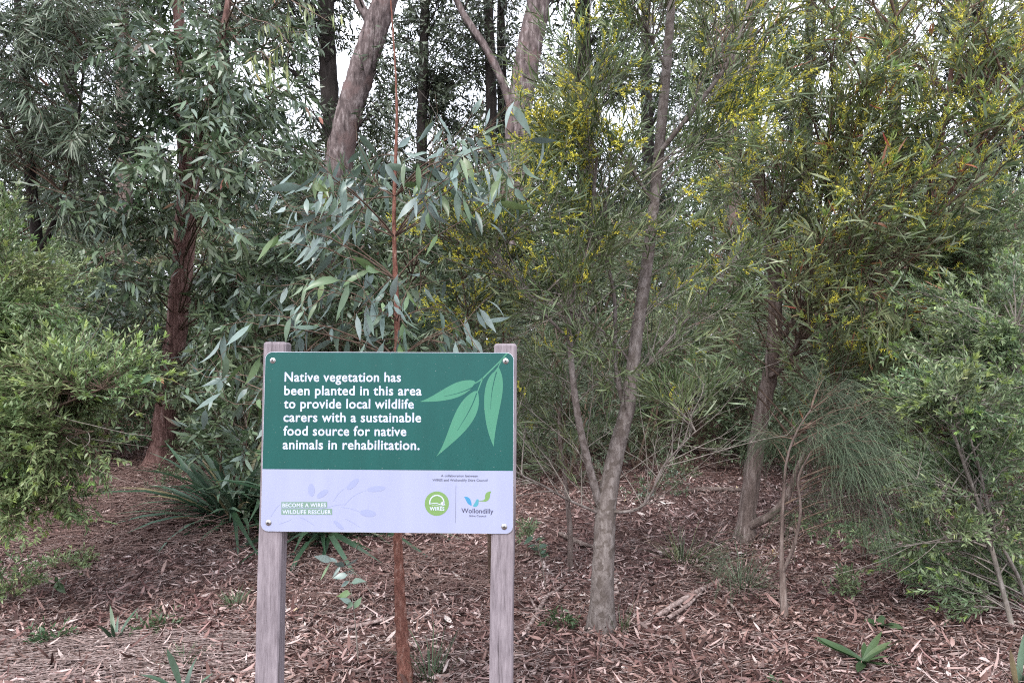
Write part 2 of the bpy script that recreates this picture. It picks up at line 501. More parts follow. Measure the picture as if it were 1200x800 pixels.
bp = n.new('ShaderNodeBump'); bp.inputs['Strength'].default_value = .8; bp.inputs['Distance'].default_value = .02
l.new(n2.outputs['Distance'], bp.inputs['Height']); l.new(bp.outputs['Normal'], b.inputs['Normal'])
M['soil'] = m

ys = np.concatenate([np.linspace(-300, -4, 10), np.linspace(-3, 16, 150), np.geomspace(16.5, 900, 30)])
xs = np.concatenate([-np.geomspace(900, 10.5, 24), np.linspace(-10, 10, 150), np.geomspace(10.5, 900, 24)])
X, Y = np.meshgrid(xs, ys)
Vg = np.stack([X, Y, gz(X, Y)], -1).reshape(-1, 3)
nx = len(xs); i, j = np.meshgrid(np.arange(len(ys) - 1), np.arange(nx - 1), indexing='ij')
Q = np.stack([i * nx + j, i * nx + j + 1, (i + 1) * nx + j + 1, (i + 1) * nx + j], -1).reshape(-1, 4)
gg = Geo(); gg.quads(Vg, Q)
gr = gg.build('ground', M['soil']); gr['kind'] = 'structure'


def scatter(N, d0, d1, pw=1.0, wide=.78):
    """points over the ground in front, thicker near the camera"""
    d = (d0**(1 - pw) + rng.uniform(size=N) * (d1**(1 - pw) - d0**(1 - pw)))**(1 / (1 - pw)) if pw != 1 else d0 * (d1 / d0)**rng.uniform(size=N)
    x = rng.uniform(-1, 1, N) * (wide * d + .5)
    return x, d


def litter(N, kind, L, W, d0, d1, lift=.02, tilt=.35, lv=.5, pw=0.6, cpow=1.0, bend=.25, sick=.08):
    x, y = scatter(N, d0, d1, pw)
    z = gz(x, y) + .004 + lift * rng.uniform(size=N)**1.5
    az = rng.uniform(0, 2 * np.pi, N); el = rng.normal(size=N) * tilt * .6
    D = np.stack([np.cos(az) * np.cos(el), np.sin(az) * np.cos(el), np.sin(el)], -1)
    nn = np.array([0, 0, 1.]) + rng.normal(size=(N, 3)) * tilt
    S = unit(np.cross(nn, D)); Nn = np.cross(D, S)
    Lr = L * rng.uniform(1 - lv, 1 + lv, N)
    patch = .5 + .5 * np.sin(x * 2.3 + 1.1 * np.sin(y * 1.7)) * np.sin(y * 2.9 + x)
    return dict(p=np.stack([x, y, z], -1), D=D, S=S, N=Nn, L=Lr, W=W * rng.uniform(.6, 1.4, N), bend=bend * rng.normal(size=N),
                sick=sick * rng.normal(size=N), fold=.5 * rng.normal(size=N), c=np.clip((.75 * rng.uniform(size=N) + .25 * patch)**cpow, 0, 1))


g1 = Geo()
leaf_geo(g1, litter(56000, 'lance', .044, .0105, 2.7, 13, lift=.035, tilt=.6, bend=.4), 'lance')
leaf_geo(g1, litter(12000, 'lance', .08, .018, 2.7, 13, lift=.035, tilt=.5), 'lance')
o = g1.build('leaf_litter', M['litter'], kind='stuff')
g1 = Geo()
leaf_geo(g1, litter(60000, 'chip', .030, .010, 2.7, 13, sick=.02, tilt=.65, lift=.025), 'chip')
leaf_geo(g1, litter(18000, 'chip', .08, .009, 2.7, 13, lift=.04, sick=.06, tilt=.5), 'chip')
leaf_geo(g1, litter(2200, 'chip', .12, .016, 2.8, 13, lift=.03, tilt=.25, sick=.12, cpow=1.6), 'chip')
o = g1.build('bark_litter', M['chip'], kind='stuff')


def loose_twigs(N, L, r, d0, d1, name, mat, lift=.02, xr=None, pw=.6, azm=None, bow=.15):
    if xr is None: x, y = scatter(N, d0, d1, pw)
    else: x = rng.uniform(xr[0], xr[1], N); y = rng.uniform(d0, d1, N)
    az = rng.uniform(0, np.pi, N) if azm is None else azm[0] + azm[1] * rng.normal(size=N)
    Lr = L * rng.uniform(.4, 1.5, N)
    K = 4; t = np.linspace(-.5, .5, K)
    bo = bow * rng.normal(size=N)
    dx = Lr[:, None] * t; dy = Lr[:, None] * bo[:, None] * (t**2 - .1) * 2
    px = x[:, None] + dx * np.cos(az)[:, None] - dy * np.sin(az)[:, None]
    py = y[:, None] + dx * np.sin(az)[:, None] + dy * np.cos(az)[:, None]
    pz = gz(px, py) + (lift * rng.uniform(size=N))[:, None] + .006 + (.15 * rng.normal(size=N) * lift / .02 * .3)[:, None] * np.abs(t)[None] * Lr[:, None]
    pz = np.maximum(pz, gz(px, py) + .003)
    g = Geo(); tubes(g, np.stack([px, py, pz], -1), np.broadcast_to(r * rng.uniform(.6, 1.4, (N, 1)), (N, K)) * np.array([1, 1, .9, .6]), 3)
    return g.build(name, mat, kind='stuff')


loose_twigs(13000, .16, .0021, 2.7, 12, 'twig_litter', M['stick'], lift=.035, bow=.4)
loose_twigs(2200, .35, .0032, 5.2, 8.2, 'dry_twigs', M['twig_pile'], lift=.10, xr=(-5.0, -2.1), bow=.4)
loose_twigs(1100, .3, .0022, 3.25, 3.8, 'dry_grass', M['stick'], lift=.035, xr=(-3.2, -1.3), azm=(0.1, .35))
loose_twigs(260, .3, .0022, 4.2, 5.2, 'dry_stalks', M['twig_pile'], lift=.12, xr=(-1.2, .1), bow=.4)

# ------------------------------------------------------------------ the sign
TL, TR, BL, BR = P(309.4, 412.5, 2.685), P(600.0, 413.4, 2.658), P(305.6, 621.9, 2.643), P(600.9, 625.0, 2.616)
SW = float(np.linalg.norm(BR - BL)); SH = float(np.linalg.norm(TL - BL))
ex = unit(BR - BL); ez0 = unit((TL + TR) / 2 - (BL + BR) / 2); ey = unit(np.cross(ez0, ex)); ez = np.cross(ex, ey)
sign = thing('information_sign', 'green and white sign about planted native vegetation on two weathered timber posts', 'sign', BL)
sign['_org'] = [0., 0., 0.]
sign.matrix_world = Matrix(((ex[0], ey[0], ez[0], BL[0]), (ex[1], ey[1], ez[1], BL[1]), (ex[2], ey[2], ez[2], BL[2]), (0, 0, 0, 1)))
# local axes: x right along the sign, y away from the viewer, z up; face of the panel at y = 0


def S(X, Y):
    """a point of the sign's face from the enlarged detail (3.2 times, origin 290, 390)"""
    u, v = .5, .5
    for _ in range(8):
        xl, xr = 62 - 12 * v, 992 + 3 * v
        u = (X - xl) / (xr - xl)
        yt, yb = 72 + 3 * u, 742 + 10 * u
        v = (Y - yt) / (yb - yt)
    return u * SW, (1 - v) * SH


def rounded(x0, z0, x1, z1, r, corners=(1, 1, 1, 1), n=7):
    pts = []
    for k, (cx, cz, a0) in enumerate([(x0 + r, z0 + r, 180), (x1 - r, z0 + r, 270), (x1 - r, z1 - r, 0), (x0 + r, z1 - r, 90)]):
        if corners[k]:
            for q in range(n): a = R(a0 + 90 * q / (n - 1)); pts.append((cx + r * math.cos(a), cz + r * math.sin(a)))
        else: pts.append([(x0, z0), (x1, z0), (x1, z1), (x0, z1)][k])
    return pts


def plate(name, pts, y0, y1, mat, parent, bevel=0.0):
    """solid sheet with outline pts between y0 (front) and y1 (back)"""
    n = len(pts); me = bpy.data.meshes.new(name)
    V = [(x, y0, z) for x, z in pts] + [(x, y1, z) for x, z in pts]
    F = [tuple(range(n)), tuple(range(2 * n - 1, n - 1, -1))] + [(i, i + n, (i + 1) % n + n, (i + 1) % n) for i in range(n)]
    me.from_pydata(V, [], F); me.materials.append(mat); me.update()
    o = bpy.data.objects.new(name, me); COL.objects.link(o); o.parent = parent
    if bevel:
        b = o.modifiers.new('b', 'BEVEL'); b.width = bevel; b.segments = 2; b.limit_method = 'ANGLE'
    return o


def sheet(name, polys, y, mat, parent):
    """flat print: outlines laid y in front of the panel's face"""
    me = bpy.data.meshes.new(name); V, F = [], []
    for pts in polys:
        b = len(V); V += [(p[0], y, p[1]) for p in pts]; F.append(tuple(range(b, b + len(pts))))
    me.from_pydata(V, [], F); me.materials.append(mat); me.update()
    o = bpy.data.objects.new(name, me); COL.objects.link(o); o.parent = parent
    return o


M['sign_white'] = print_mat('sign_white_print', (.285, .305, .435), .35, .04)
M['sign_green'] = print_mat('sign_green_print', (.006, .068, .060), .32, .08)
M['sign_leaf'] = print_mat('sign_leaf_print', (.055, .195, .125), .32)
M['sign_text'] = flat_mat('sign_white_lettering', (.43, .46, .58), .4)
M['sign_lime'] = flat_mat('sign_lime_print', (.135, .24, .075), .4)
M['sign_sage'] = flat_mat('sign_sage_print', (.14, .225, .175), .4)
M['sign_ink'] = flat_mat('sign_dark_print', (.05, .05, .09), .4)
M['sign_grey'] = flat_mat('sign_grey_print', (.085, .09, .13), .4)
M['sign_faint'] = flat_mat('sign_faint_print', (.24, .265, .41), .4)
M['sign_blue'] = flat_mat('sign_blue_print', (.035, .20, .36), .4)
M['sign_teal'] = flat_mat('sign_teal_print', (.06, .25, .31), .4)
M['alu'] = flat_mat('aluminium_edge', (.62, .63, .66), .35, .9)
M['steel'] = flat_mat('screw_steel', (.42, .41, .40), .35, .9)
M['screw_dark'] = flat_mat('screw_recess', (.03, .03, .03), .7)

# weathered timber
m, n, l, b = new_mat('weathered_timber')
tc = n.new('ShaderNodeTexCoord'); mp = n.new('ShaderNodeMapping'); mp.inputs['Scale'].default_value = (95, 95, 9)
l.new(tc.outputs['Object'], mp.inputs['Vector'])
nz = n.new('ShaderNodeTexNoise'); nz.inputs['Scale'].default_value = 1; nz.inputs['Detail'].default_value = 9; nz.inputs['Roughness'].default_value = .75
l.new(mp.outputs['Vector'], nz.inputs['Vector'])
r1 = ramp_node(n, [(.28, (.095, .08, .085)), (.45, (.19, .165, .178)), (.6, (.255, .225, .24)), (.8, (.35, .315, .33))]); l.new(nz.outputs['Fac'], r1.inputs['Fac'])
n2 = n.new('ShaderNodeTexNoise'); n2.inputs['Scale'].default_value = 9; n2.inputs['Detail'].default_value = 4
l.new(tc.outputs['Object'], n2.inputs['Vector'])
r2 = ramp_node(n, [(.3, (.75, .72, .74)), (.65, (1.08, 1.05, 1.06))]); l.new(n2.outputs['Fac'], r2.inputs['Fac'])
mx = n.new('ShaderNodeMix'); mx.data_type = 'RGBA'; mx.blend_type = 'MULTIPLY'; mx.inputs['Factor'].default_value = .8
l.new(r1.outputs['Color'], mx.inputs['A']); l.new(r2.outputs['Color'], mx.inputs['B'])
# long drying cracks
mp3 = n.new('ShaderNodeMapping'); mp3.inputs['Scale'].default_value = (60, 60, 1.6); l.new(tc.outputs['Object'], mp3.inputs['Vector'])
n3 = n.new('ShaderNodeTexNoise'); n3.inputs['Scale'].default_value = 1; n3.inputs['Detail'].default_value = 3; l.new(mp3.outputs['Vector'], n3.inputs['Vector'])
r3 = ramp_node(n, [(.33, (.22, .2, .2)), (.385, (1, 1, 1))]); l.new(n3.outputs['Fac'], r3.inputs['Fac'])
mx2 = n.new('ShaderNodeMix'); mx2.data_type = 'RGBA'; mx2.blend_type = 'MULTIPLY'; mx2.inputs['Factor'].default_value = .8
l.new(mx.outputs['Result'], mx2.inputs['A']); l.new(r3.outputs['Color'], mx2.inputs['B'])
l.new(mx2.outputs['Result'], b.inputs['Base Color']); b.inputs['Roughness'].default_value = .9; b.inputs['Specular IOR Level'].default_value = .2
bp = n.new('ShaderNodeBump'); bp.inputs['Strength'].default_value = .5; bp.inputs['Distance'].default_value = .004
l.new(nz.outputs['Fac'], bp.inputs['Height']); l.new(bp.outputs['Normal'], b.inputs['Normal'])
M['timber'] = m

panel = plate('panel', rounded(0, 0, SW, SH, .026), 0, .003, M['sign_white'], sign)
plate('panel_edge', rounded(-.0012, -.0012, SW + .0012, SH + .0012, .027), .0008, .0042, M['alu'], sign)
gs = S(500, 515)[1]
gl, gr2 = S(55, 512)[1], S(993, 519)[1]
top = rounded(.0004, gs, SW - .0004, SH - .0004, .0256, (0, 0, 1, 1))
top[0] = (.0004, gl); top[1] = (SW - .0004, gr2)
plate('green_field', top, -.0004, .0004, M['sign_green'], sign)


def post(x_bot, x_top, width, top_z, length, depth=.07):
    """timber post behind the panel; bevelled top; x given at its foot and head"""
    n = 26; prof = [(-.5, -.5), (.5, -.5), (.5, .5), (-.5, .5)]
    me = bpy.data.meshes.new('post'); V, F = [], []
    ch = .006
    ring = []
    for sx, sy in prof:
        for a, b_ in (((ch, 0), (0, ch)) if sx * sy > 0 else ((0, ch), (ch, 0))):
            for q in ((a, b_),) if False else (a,):
                pass
    w, d = width, depth
    ring = [(-w/2+ch, 0), (w/2-ch, 0), (w/2, ch), (w/2, d-ch), (w/2-ch, d), (-w/2+ch, d), (-w/2, d-ch), (-w/2, ch)]
    zs = list(np.linspace(top_z - length, top_z - .008, n)) + [top_z - .003, top_z]
    for k, z in enumerate(zs):
        f = (z - (top_z - length)) / length; xc = x_bot + (x_top - x_bot) * f + .0012 * math.sin(z * 7)
        s = 1.0 if k < n else (.93 if k == n else .84)
        ww = 1.0 - .06 * max(0, (f - .6))
        V += [(xc + x * s * ww, .0045 + d / 2 + (y - d / 2) * s, z) for x, y in ring]
    for k in range(len(zs) - 1):
        for q in range(8):
            F.append((k * 8 + q, k * 8 + (q + 1) % 8, (k + 1) * 8 + (q + 1) % 8, (k + 1) * 8 + q))
    F.append(tuple(range(7, -1, -1))); F.append(tuple(range(len(V) - 8, len(V))))
    me.from_pydata(V, [], F); me.materials.append(M['timber']); me.update()
    o = bpy.data.objects.new('post', me); COL.objects.link(o); o.parent = sign
    return o


post(.032, .031, .0845, SH + .038, 1.62)
post(SW - .043, SW - .0285, .083, SH + .034, 1.62)

# screws: washer, head, recess
for (X_, Y_) in ((90, 104), (963, 106), (79, 711), (963, 726)):
    sx, sz = S(X_, Y_)
    me = bpy.data.meshes.new('screw'); V, F, MI = [], [], []
    rings = [(.0105, 0.0), (.0105, -.0014), (.0085, -.002), (.0075, -.0022), (.0073, -.0044), (.0055, -.0056), (.0034, -.006), (.0030, -.0042)]
    ns = 20
    for r_, y_ in rings:
        V += [(sx + r_ * math.cos(2 * math.pi * k / ns), y_, sz + r_ * math.sin(2 * math.pi * k / ns)) for k in range(ns)]
    for q in range(len(rings) - 1):
        for k in range(ns):
            F.append((q * ns + k, q * ns + (k + 1) % ns, (q + 1) * ns + (k + 1) % ns, (q + 1) * ns + k)); MI.append(1 if q >= 6 else 0)
    F.append(tuple(range((len(rings) - 1) * ns, len(rings) * ns))); MI.append(1)
    me.from_pydata(V, [], F); me.materials.append(M['steel']); me.materials.append(M['screw_dark'])
    me.polygons.foreach_set('material_index', MI); me.update()
    o = bpy.data.objects.new('screw', me); COL.objects.link(o); o.parent = sign

# eucalypt spray printed in paler green: outline points read off the enlarged detail (5 times, origin 480, 395)


def E(x, y): return S((480 + x / 5 - 290) * 3.2, (395 + y / 5 - 390) * 3.2)


def bez(p0, p1, p2, n=14):
    return [((1 - t)**2 * p0[0] + 2 * t * (1 - t) * p1[0] + t * t * p2[0], (1 - t)**2 * p0[1] + 2 * t * (1 - t) * p1[1] + t * t * p2[1]) for t in np.linspace(0, 1, n)]


def leafprint(tip, c1, base, c2, v0, vc, v1, vw=3.2):
    """blade as two halves either side of an open midrib slit"""
    a = bez(tip, c1, base); b_ = bez(base, c2, tip)
    return a + b_[1:-1]


def cub(p0, p1, p2, p3, n=18):
    return [tuple((1 - t)**3 * p0[k] + 3 * t * (1 - t)**2 * p1[k] + 3 * t * t * (1 - t) * p2[k] + t**3 * p3[k] for k in (0, 1)) for t in np.linspace(0, 1, n)]


lf1 = cub((55, 381), (150, 350), (235, 262), (325, 254)) + [(352, 253), (368, 256), (380, 263)] + cub((380, 262), (345, 350), (235, 385), (55, 381))[1:-1]
lf2 = cub((155, 703), (235, 600), (240, 385), (375, 318)) + [(392, 318), (398, 335)] + cub((400, 345), (420, 490), (290, 590), (155, 703))[1:-1]
lf3 = cub((490, 645), (430, 530), (395, 265), (492, 200)) + [(512, 172)] + cub((514, 175), (580, 300), (500, 430), (490, 645))[1:-1]


def stroke(pts, w0, w1):
    pts = [np.array(p, float) for p in pts]; L_, R_ = [], []
    for k, p in enumerate(pts):
        t = pts[min(k + 1, len(pts) - 1)] - pts[max(k - 1, 0)]; t = t / np.linalg.norm(t); nn = np.array([-t[1], t[0]])
        w = w0 + (w1 - w0) * k / (len(pts) - 1); L_.append(tuple(p + nn * w / 2)); R_.append(tuple(p - nn * w / 2))
    return L_ + R_[::-1]


conv = lambda pp: [E(x, y) for x, y in pp]
pls = [sheet('printed_leaf', [conv(lf)], -.0006, M['sign_leaf'], sign) for lf in (lf1, lf2, lf3)]
st = [stroke(cub((562, 94), (520, 150), (470, 190), (420, 246)), 8, 9), stroke(cub((424, 240), (400, 262), (385, 268), (330, 296)), 9, 4),
      stroke(cub((420, 246), (408, 280), (400, 300), (388, 336)), 8, 5), stroke(cub((540, 122), (515, 160), (508, 185), (502, 215)), 6, 4)]
sheet('printed_stem', [conv(s_) for s_ in st], -.0007, M['sign_leaf'], sign)
ve = [stroke(cub((380, 285), (330, 318), (260, 340), (200, 348)), 6, 1.5), stroke(cub((388, 330), (360, 420), (320, 480), (278, 550)), 6, 1.5),
      stroke(cub((502, 205), (485, 270), (470, 330), (470, 425)), 6, 1.5)]
for s_, pl_ in zip(ve, pls): sheet('printed_midrib', [conv(s_)], -.0008, M['sign_green'], pl_)

FONT_BAKED = {}


def text(body, x0, x1, base0, base1, height, mat, y=-.0007, bold=.0, name='lettering', cap=True):
    """one printed line from sign point x0 to x1, letters `height` tall (capital height, metres)"""
    cu = bpy.data.curves.new('t', 'FONT'); cu.body = body; cu.size = 1.0; cu.resolution_u = 3; cu.fill_mode = 'FRONT'; cu.space_character = 1.0 + 2.6 * bold
    ob = bpy.data.objects.new('t', cu)
    COL.objects.link(ob)
    dg = bpy.context.evaluated_depsgraph_get()
    m0 = bpy.data.meshes.new_from_object(ob.evaluated_get(dg))
    bpy.data.objects.remove(ob); bpy.data.curves.remove(cu)
    n0 = len(m0.vertices)
    co = np.zeros(n0 * 3); m0.vertices.foreach_get('co', co); co = co.reshape(-1, 3)
    F0 = [tuple(p.vertices) for p in m0.polygons]; bpy.data.meshes.remove(m0)
    V, F = [], []
    for q in range(9 if bold else 1):                       # bold ink: the strokes laid over themselves, each a hair apart
        off = np.array([0, 0, 0.]) if q == 0 else bold * np.array([math.cos(q * math.pi / 4), math.sin(q * math.pi / 4), 0])
        c2 = co + off; c2[:, 2] = -q * 2e-5
        V.append(c2); F += [tuple(i + q * n0 for i in f) for f in F0]
    co = np.concatenate(V)
    mn, mxx = co[:, 0].min(), co[:, 0].max()
    fx = (co[:, 0] - mn) / (mxx - mn)
    out = np.stack([x0 + (x1 - x0) * fx, y + co[:, 2], base0 + (base1 - base0) * fx + co[:, 1] / .73 * height], -1)
    me = bpy.data.meshes.new(name); me.from_pydata([tuple(v) for v in out], [], F)
    me.materials.append(mat); me.update()
    o = bpy.data.objects.new(name, me); COL.objects.link(o); o.parent = sign; o['kind'] = 'stuff'
    return o


for body, xa, xb, yb, dy in (('Native vegetation has', 135, 573, 183, 1), ('been planted in this area', 134, 651, 234, 1.5), ('to provide local wildlife', 133, 622, 284, 1.5),
                             ('carers with a sustainable', 132, 650, 334.5, 2), ('food source for native', 132, 595, 386, 2), ('animals in rehabilitation.', 130, 645, 437, 3)):
    a = S(xa, yb); c = S(xb, yb + dy)
    text(body, a[0], c[0], a[1], c[1], 37 / 3.2 / 329.0, M['sign_text'], bold=.021)


def Q2(x, y): return S((310 + x / 8 - 290) * 3.2, (545 + y / 8 - 390) * 3.2)


def Q3(x, y): return S((460 + x / 8 - 290) * 3.2, (545 + y / 8 - 390) * 3.2)


k8 = 1 / 8 / 329.0
sheet('sage_bar', [[Q2(158, 403), Q2(590, 402), Q2(590, 345), Q2(158, 346)], [Q2(158, 464), Q2(638, 465), Q2(638, 408), Q2(158, 409)]], -.0004, M['sign_sage'], sign)
a, c = Q2(168, 393), Q2(580, 392); text('BECOME A WIRES', a[0], c[0], a[1], c[1], 36 * k8, M['sign_text'], bold=.03)
a, c = Q2(168, 455), Q2(626, 456); text('WILDLIFE RESCUER', a[0], c[0], a[1], c[1], 36 * k8, M['sign_text'], bold=.03)
a, c = Q3(455, 112), Q3(798, 114); text('A collaboration between', a[0], c[0], a[1], c[1], 22 * k8, M['sign_grey'], bold=.012)
a, c = Q3(375, 152), Q3(888, 155); text('WIRES and Wollondilly Shire Council', a[0], c[0], a[1], c[1], 22 * k8, M['sign_grey'], bold=.012)
a, c = Q3(648, 446), Q3(945, 452); text('Wollondilly', a[0], c[0], a[1], c[1], 45 * k8, M['sign_ink'], bold=.008)
a, c = Q3(722, 482), Q3(878, 485); text('Shire Council', a[0], c[0], a[1], c[1], 18 * k8, M['sign_ink'], bold=.004)
sheet('divider_line', [[Q3(592, 540), Q3(594.5, 540), Q3(596.5, 192), Q3(594, 192)]], -.0004, M['sign_grey'], sign)
circ = lambda cx, cy, r, n=40: [Q3(cx + r * math.cos(2 * math.pi * k / n), cy - r * math.sin(2 * math.pi * k / n)) for k in range(n)]
emb = sheet('round_emblem', [circ(418, 361, 113)], -.0004, M['sign_lime'], sign)
arch = [(418 + 66 * math.cos(t), 352 - 68 * math.sin(t)) for t in np.linspace(-.25, math.pi + .25, 26)]
em = [stroke(arch, 11, 11), stroke([(352, 366), (372, 360), (392, 358), (415, 357), (440, 366), (455, 372)], 6, 7),
      [(455, 352), (478, 340), (498, 374), (472, 378), (456, 372)], stroke([(372, 376), (400, 371), (430, 380), (470, 385)], 3, 3)]
sheet('emblem_figure', [[Q3(*p) for p in e] for e in em], -.0007, M['sign_text'], emb)
a, c = Q3(352, 424), Q3(490, 425); text('WIRES', a[0], c[0], a[1], c[1], 34 * k8, M['sign_text'], bold=.03)
w1 = cub((672, 300), (700, 292), (722, 305), (733, 330), 10) + cub((738, 345), (745, 372), (742, 380), (738, 380), 6) + cub((722, 372), (695, 360), (690, 315), (672, 302), 10)
w2 = cub((760, 388), (748, 378), (772, 365), (780, 340), 10) + cub((790, 322), (800, 318), (806, 322), (808, 328), 6) + cub((806, 362), (800, 388), (780, 396), (760, 388), 10)[:-1]
w3 = cub((805, 340), (818, 330), (845, 336), (858, 326), 10) + cub((868, 312), (862, 262), (885, 250), (925, 247), 12) + cub((915, 270), (915, 345), (870, 348), (840, 340), 12)
sheet('blue_ribbon', [[Q3(*p) for p in w1]], -.0004, M['sign_blue'], sign)
sheet('teal_ribbon', [[Q3(*p) for p in w2]], -.0004, M['sign_teal'], sign)
sheet('lime_ribbon', [[Q3(*p) for p in w3]], -.0004, M['sign_lime'], sign)
# faint flower sprays printed behind the white field
fa = [stroke(cub((650, 340), (690, 260), (740, 230), (780, 205)), 5, 3), stroke(cub((760, 370), (820, 290), (880, 260), (960, 240)), 5, 3),
      stroke(cub((720, 395), (800, 400), (860, 420), (900, 440)), 5, 3), stroke(cub((60, 480), (90, 430), (110, 400), (140, 370)), 5, 3),
      stroke(cub((760, 500), (820, 530), (860, 550), (900, 580)), 5, 3), stroke(cub((340, 490), (400, 510), (430, 540), (470, 560)), 5, 3),
      stroke(cub((500, 420), (600, 400), (680, 360), (760, 372)), 3, 3), stroke(cub((140, 550), (180, 535), (220, 525), (260, 505)), 4, 3)]
ov = lambda cx, cy, a, b_, th: [(cx + a * math.cos(t) * math.cos(th) - b_ * math.sin(t) * math.sin(th), cy + a * math.cos(t) * math.sin(th) + b_ * math.sin(t) * math.cos(th)) for t in np.linspace(0, 2 * math.pi, 18, endpoint=False)]
fa += [ov(830, 180, 72, 28, -.75), ov(1050, 225, 85, 26, -.1), ov(975, 450, 75, 32, .12), ov(440, 235, 60, 30, 1.5), ov(545, 270, 60, 26, -.6), ov(700, 560, 60, 18, .7)]
for e in fa: sheet('faint_spray', [[Q2(*p) for p in e]], -.0003 - .00002 * fa.index(e), M['sign_faint'], sign)


# ------------------------------------------------------------------ plants
def px_trunk(pts, d=None):
    """[(px, py, d), ...] -> points"""
    return np.array([P(*p) for p in pts])


def trunk_part(root, pts, radii, mat, name='trunk', K=40, S_=14, rough=.035):
    poly = catmull(pts, K)[None]; r = np.interp(np.linspace(0, 1, K), np.linspace(0, 1, len(radii)), radii)[None]
    if name == 'trunk':                                      # root flare
        h = poly[0, :, 2] - poly[0, 0, 2]; k0 = 10
        poly = np.concatenate([poly[0, :1] + (poly[0, 1] - poly[0, 0]) * np.linspace(0, 1, k0)[:-1, None], poly[0, 1:]])[None]
        r = np.concatenate([np.linspace(r[0, 0], r[0, 1], k0)[:-1], r[0, 1:]])[None]
        h = np.maximum(poly[0, :, 2] - poly[0, 0, 2] - .03, 0); r = r * (1 + .55 * np.exp(-h / (1.1 * radii[1])))
    g = Geo(); tubes(g, poly, r, S_, rough=rough); return g.build(name, mat, root)


def wood(root, sets, mat, name='twigs'):
    g = Geo()
    for polys, r0, r1, S_ in sets:
        if len(polys) == 0: continue
        K = polys.shape[1]; tubes(g, polys, np.linspace(r0, r1, K)[None] * rng.uniform(.7, 1.2, (len(polys), 1)), S_)
    return g.build(name, mat, root, kind='stuff')


def in_view(A, margin=30):
    d = A['p'][:, 1]; m = A['p'] + A['D'] * A['L'][:, None] * .5
    px = 600 + m[:, 0] / m[:, 1] * FPX; py = 400 - (m[:, 2] - EYE) / m[:, 1] * FPX
    return (px > -margin) & (px < 1200 + margin) & (py > -margin) & (py < 800 + margin)


def foliage(root, A, kind, mat, singles=0, name='foliage', part='leaf'):
    if singles:
        v = in_view(A); sz = A['L'] / A['p'][:, 1] * v
        o = np.argsort(-sz - .3 * rng.uniform(size=len(sz)) * sz)
        pick = np.zeros(len(sz), bool); pick[o[:singles]] = True; pick &= v
        leaf_singles(sub(A, pick), kind, mat, root, part)
        A = sub(A, ~pick)
        if len(A['L']) == 0: return
    g = Geo(); leaf_geo(g, A, kind); return g.build(name, mat, root, kind='stuff')


def bud_sprays(root, polys, n, L, mat, name='flower_buds', W=.004, tl=.05, per=8):
    """short yellow spikes along shoots"""
    sp = kids(polys, n, .3, tl, .9, grav=.3, K=3)
    A = leaves_on(sp, per, L, W, ang=1.1, grav=0, bend=0, fold=0, up=.2, tmin=.1)
    g = Geo(); leaf_geo(g, A, 'diamond'); tubes(g, sp, np.full((len(sp), 3), .0012), 3)
    return g.build(name, mat, root, kind='stuff')


def clear_front(polys, line, hw, keep, d_front):
    """thin out the shoots on the open side of a stem, where they have been shaded or rubbed off"""
    e = polys[:, polys.shape[1] // 2]; px = 600 + e[:, 0] / e[:, 1] * FPX; py = 400 - (e[:, 2] - EYE) / e[:, 1] * FPX
    ln = np.array(line, float); o = np.argsort(ln[:, 1]); cx = np.interp(py, ln[o, 1], ln[o, 0])
    hit = (np.abs(px - cx) < hw) & (e[:, 1] < d_front) & (py > ln[:, 1].min()) & (py < ln[:, 1].max())
    return polys[~hit | (rng.uniform(size=len(e)) < keep)]


# --- small-leaved shrubs
def shrub(name, label, base, stems, blobs, mat, L, W, n=16, nt=7, twl=.2, tm='diamond', bark='twig_brown', ang=.9, grav=.0, slope=.3, sag=0., up=.5, singles=0, limb=(.005, .0015), shoots=0, cat='shrub', flat=0.0, tip=.5, buds=0, clear=None):
    t = thing(name, label, cat, base)
    trs = []
    for st_, ra, rb in stems:
        q = px_trunk(st_); trs.append(q); trunk_part(t, q, [ra, (ra + rb) / 2, rb], M[bark], 'stem', K=24, S_=8, rough=.04)
    lb = limbs_to(trs, in_blobs(blobs), slope=slope, tmin=.1, wob=.05, sag=sag)
    tw = kids(lb, nt, .25, twl, .6, grav=grav, K=5)
    if clear: tw = clear_front(tw, *clear)
    if cat == 'shrub':
        dt = kids(np.concatenate([catmull(q, 12)[None] for q in trs]), 7, .2, .5, .7, grav=.2, K=6, wob=.08, lvar=.6)
        wood(t, [(dt, .0028, .001, 4)], M['twig_grey'], 'bare_twigs')
    wood(t, [(lb, limb[0], limb[1], 4), (tw, .0016, .0009, 3)], M[bark])
    A = leaves_on(tw, n, L, W, ang=ang, grav=.05, bend=.1, sick=.05, fold=.2, up=up, lv=.3, tip=tip, flat=flat, cmax=.97)
    foliage(t, A, tm, M[mat], singles=singles)
    if buds:
        bud_sprays(t, tw[rng.uniform(size=len(tw)) < buds][:, 1:], 5, .012, M['yellow'], W=.007, tl=.07, per=10)
    if shoots:
        f = rng.uniform(size=len(tw)) < shoots
        ft = kids(tw[f], 1, .95, .05, .1, K=3)
        A = leaves_on(ft, 9, L * .8, W * .9, ang=.6, grav=.1, bend=.05, fold=.1, up=.3)
        foliage(t, A, tm, M['lime'], name='new_shoots')
    return t



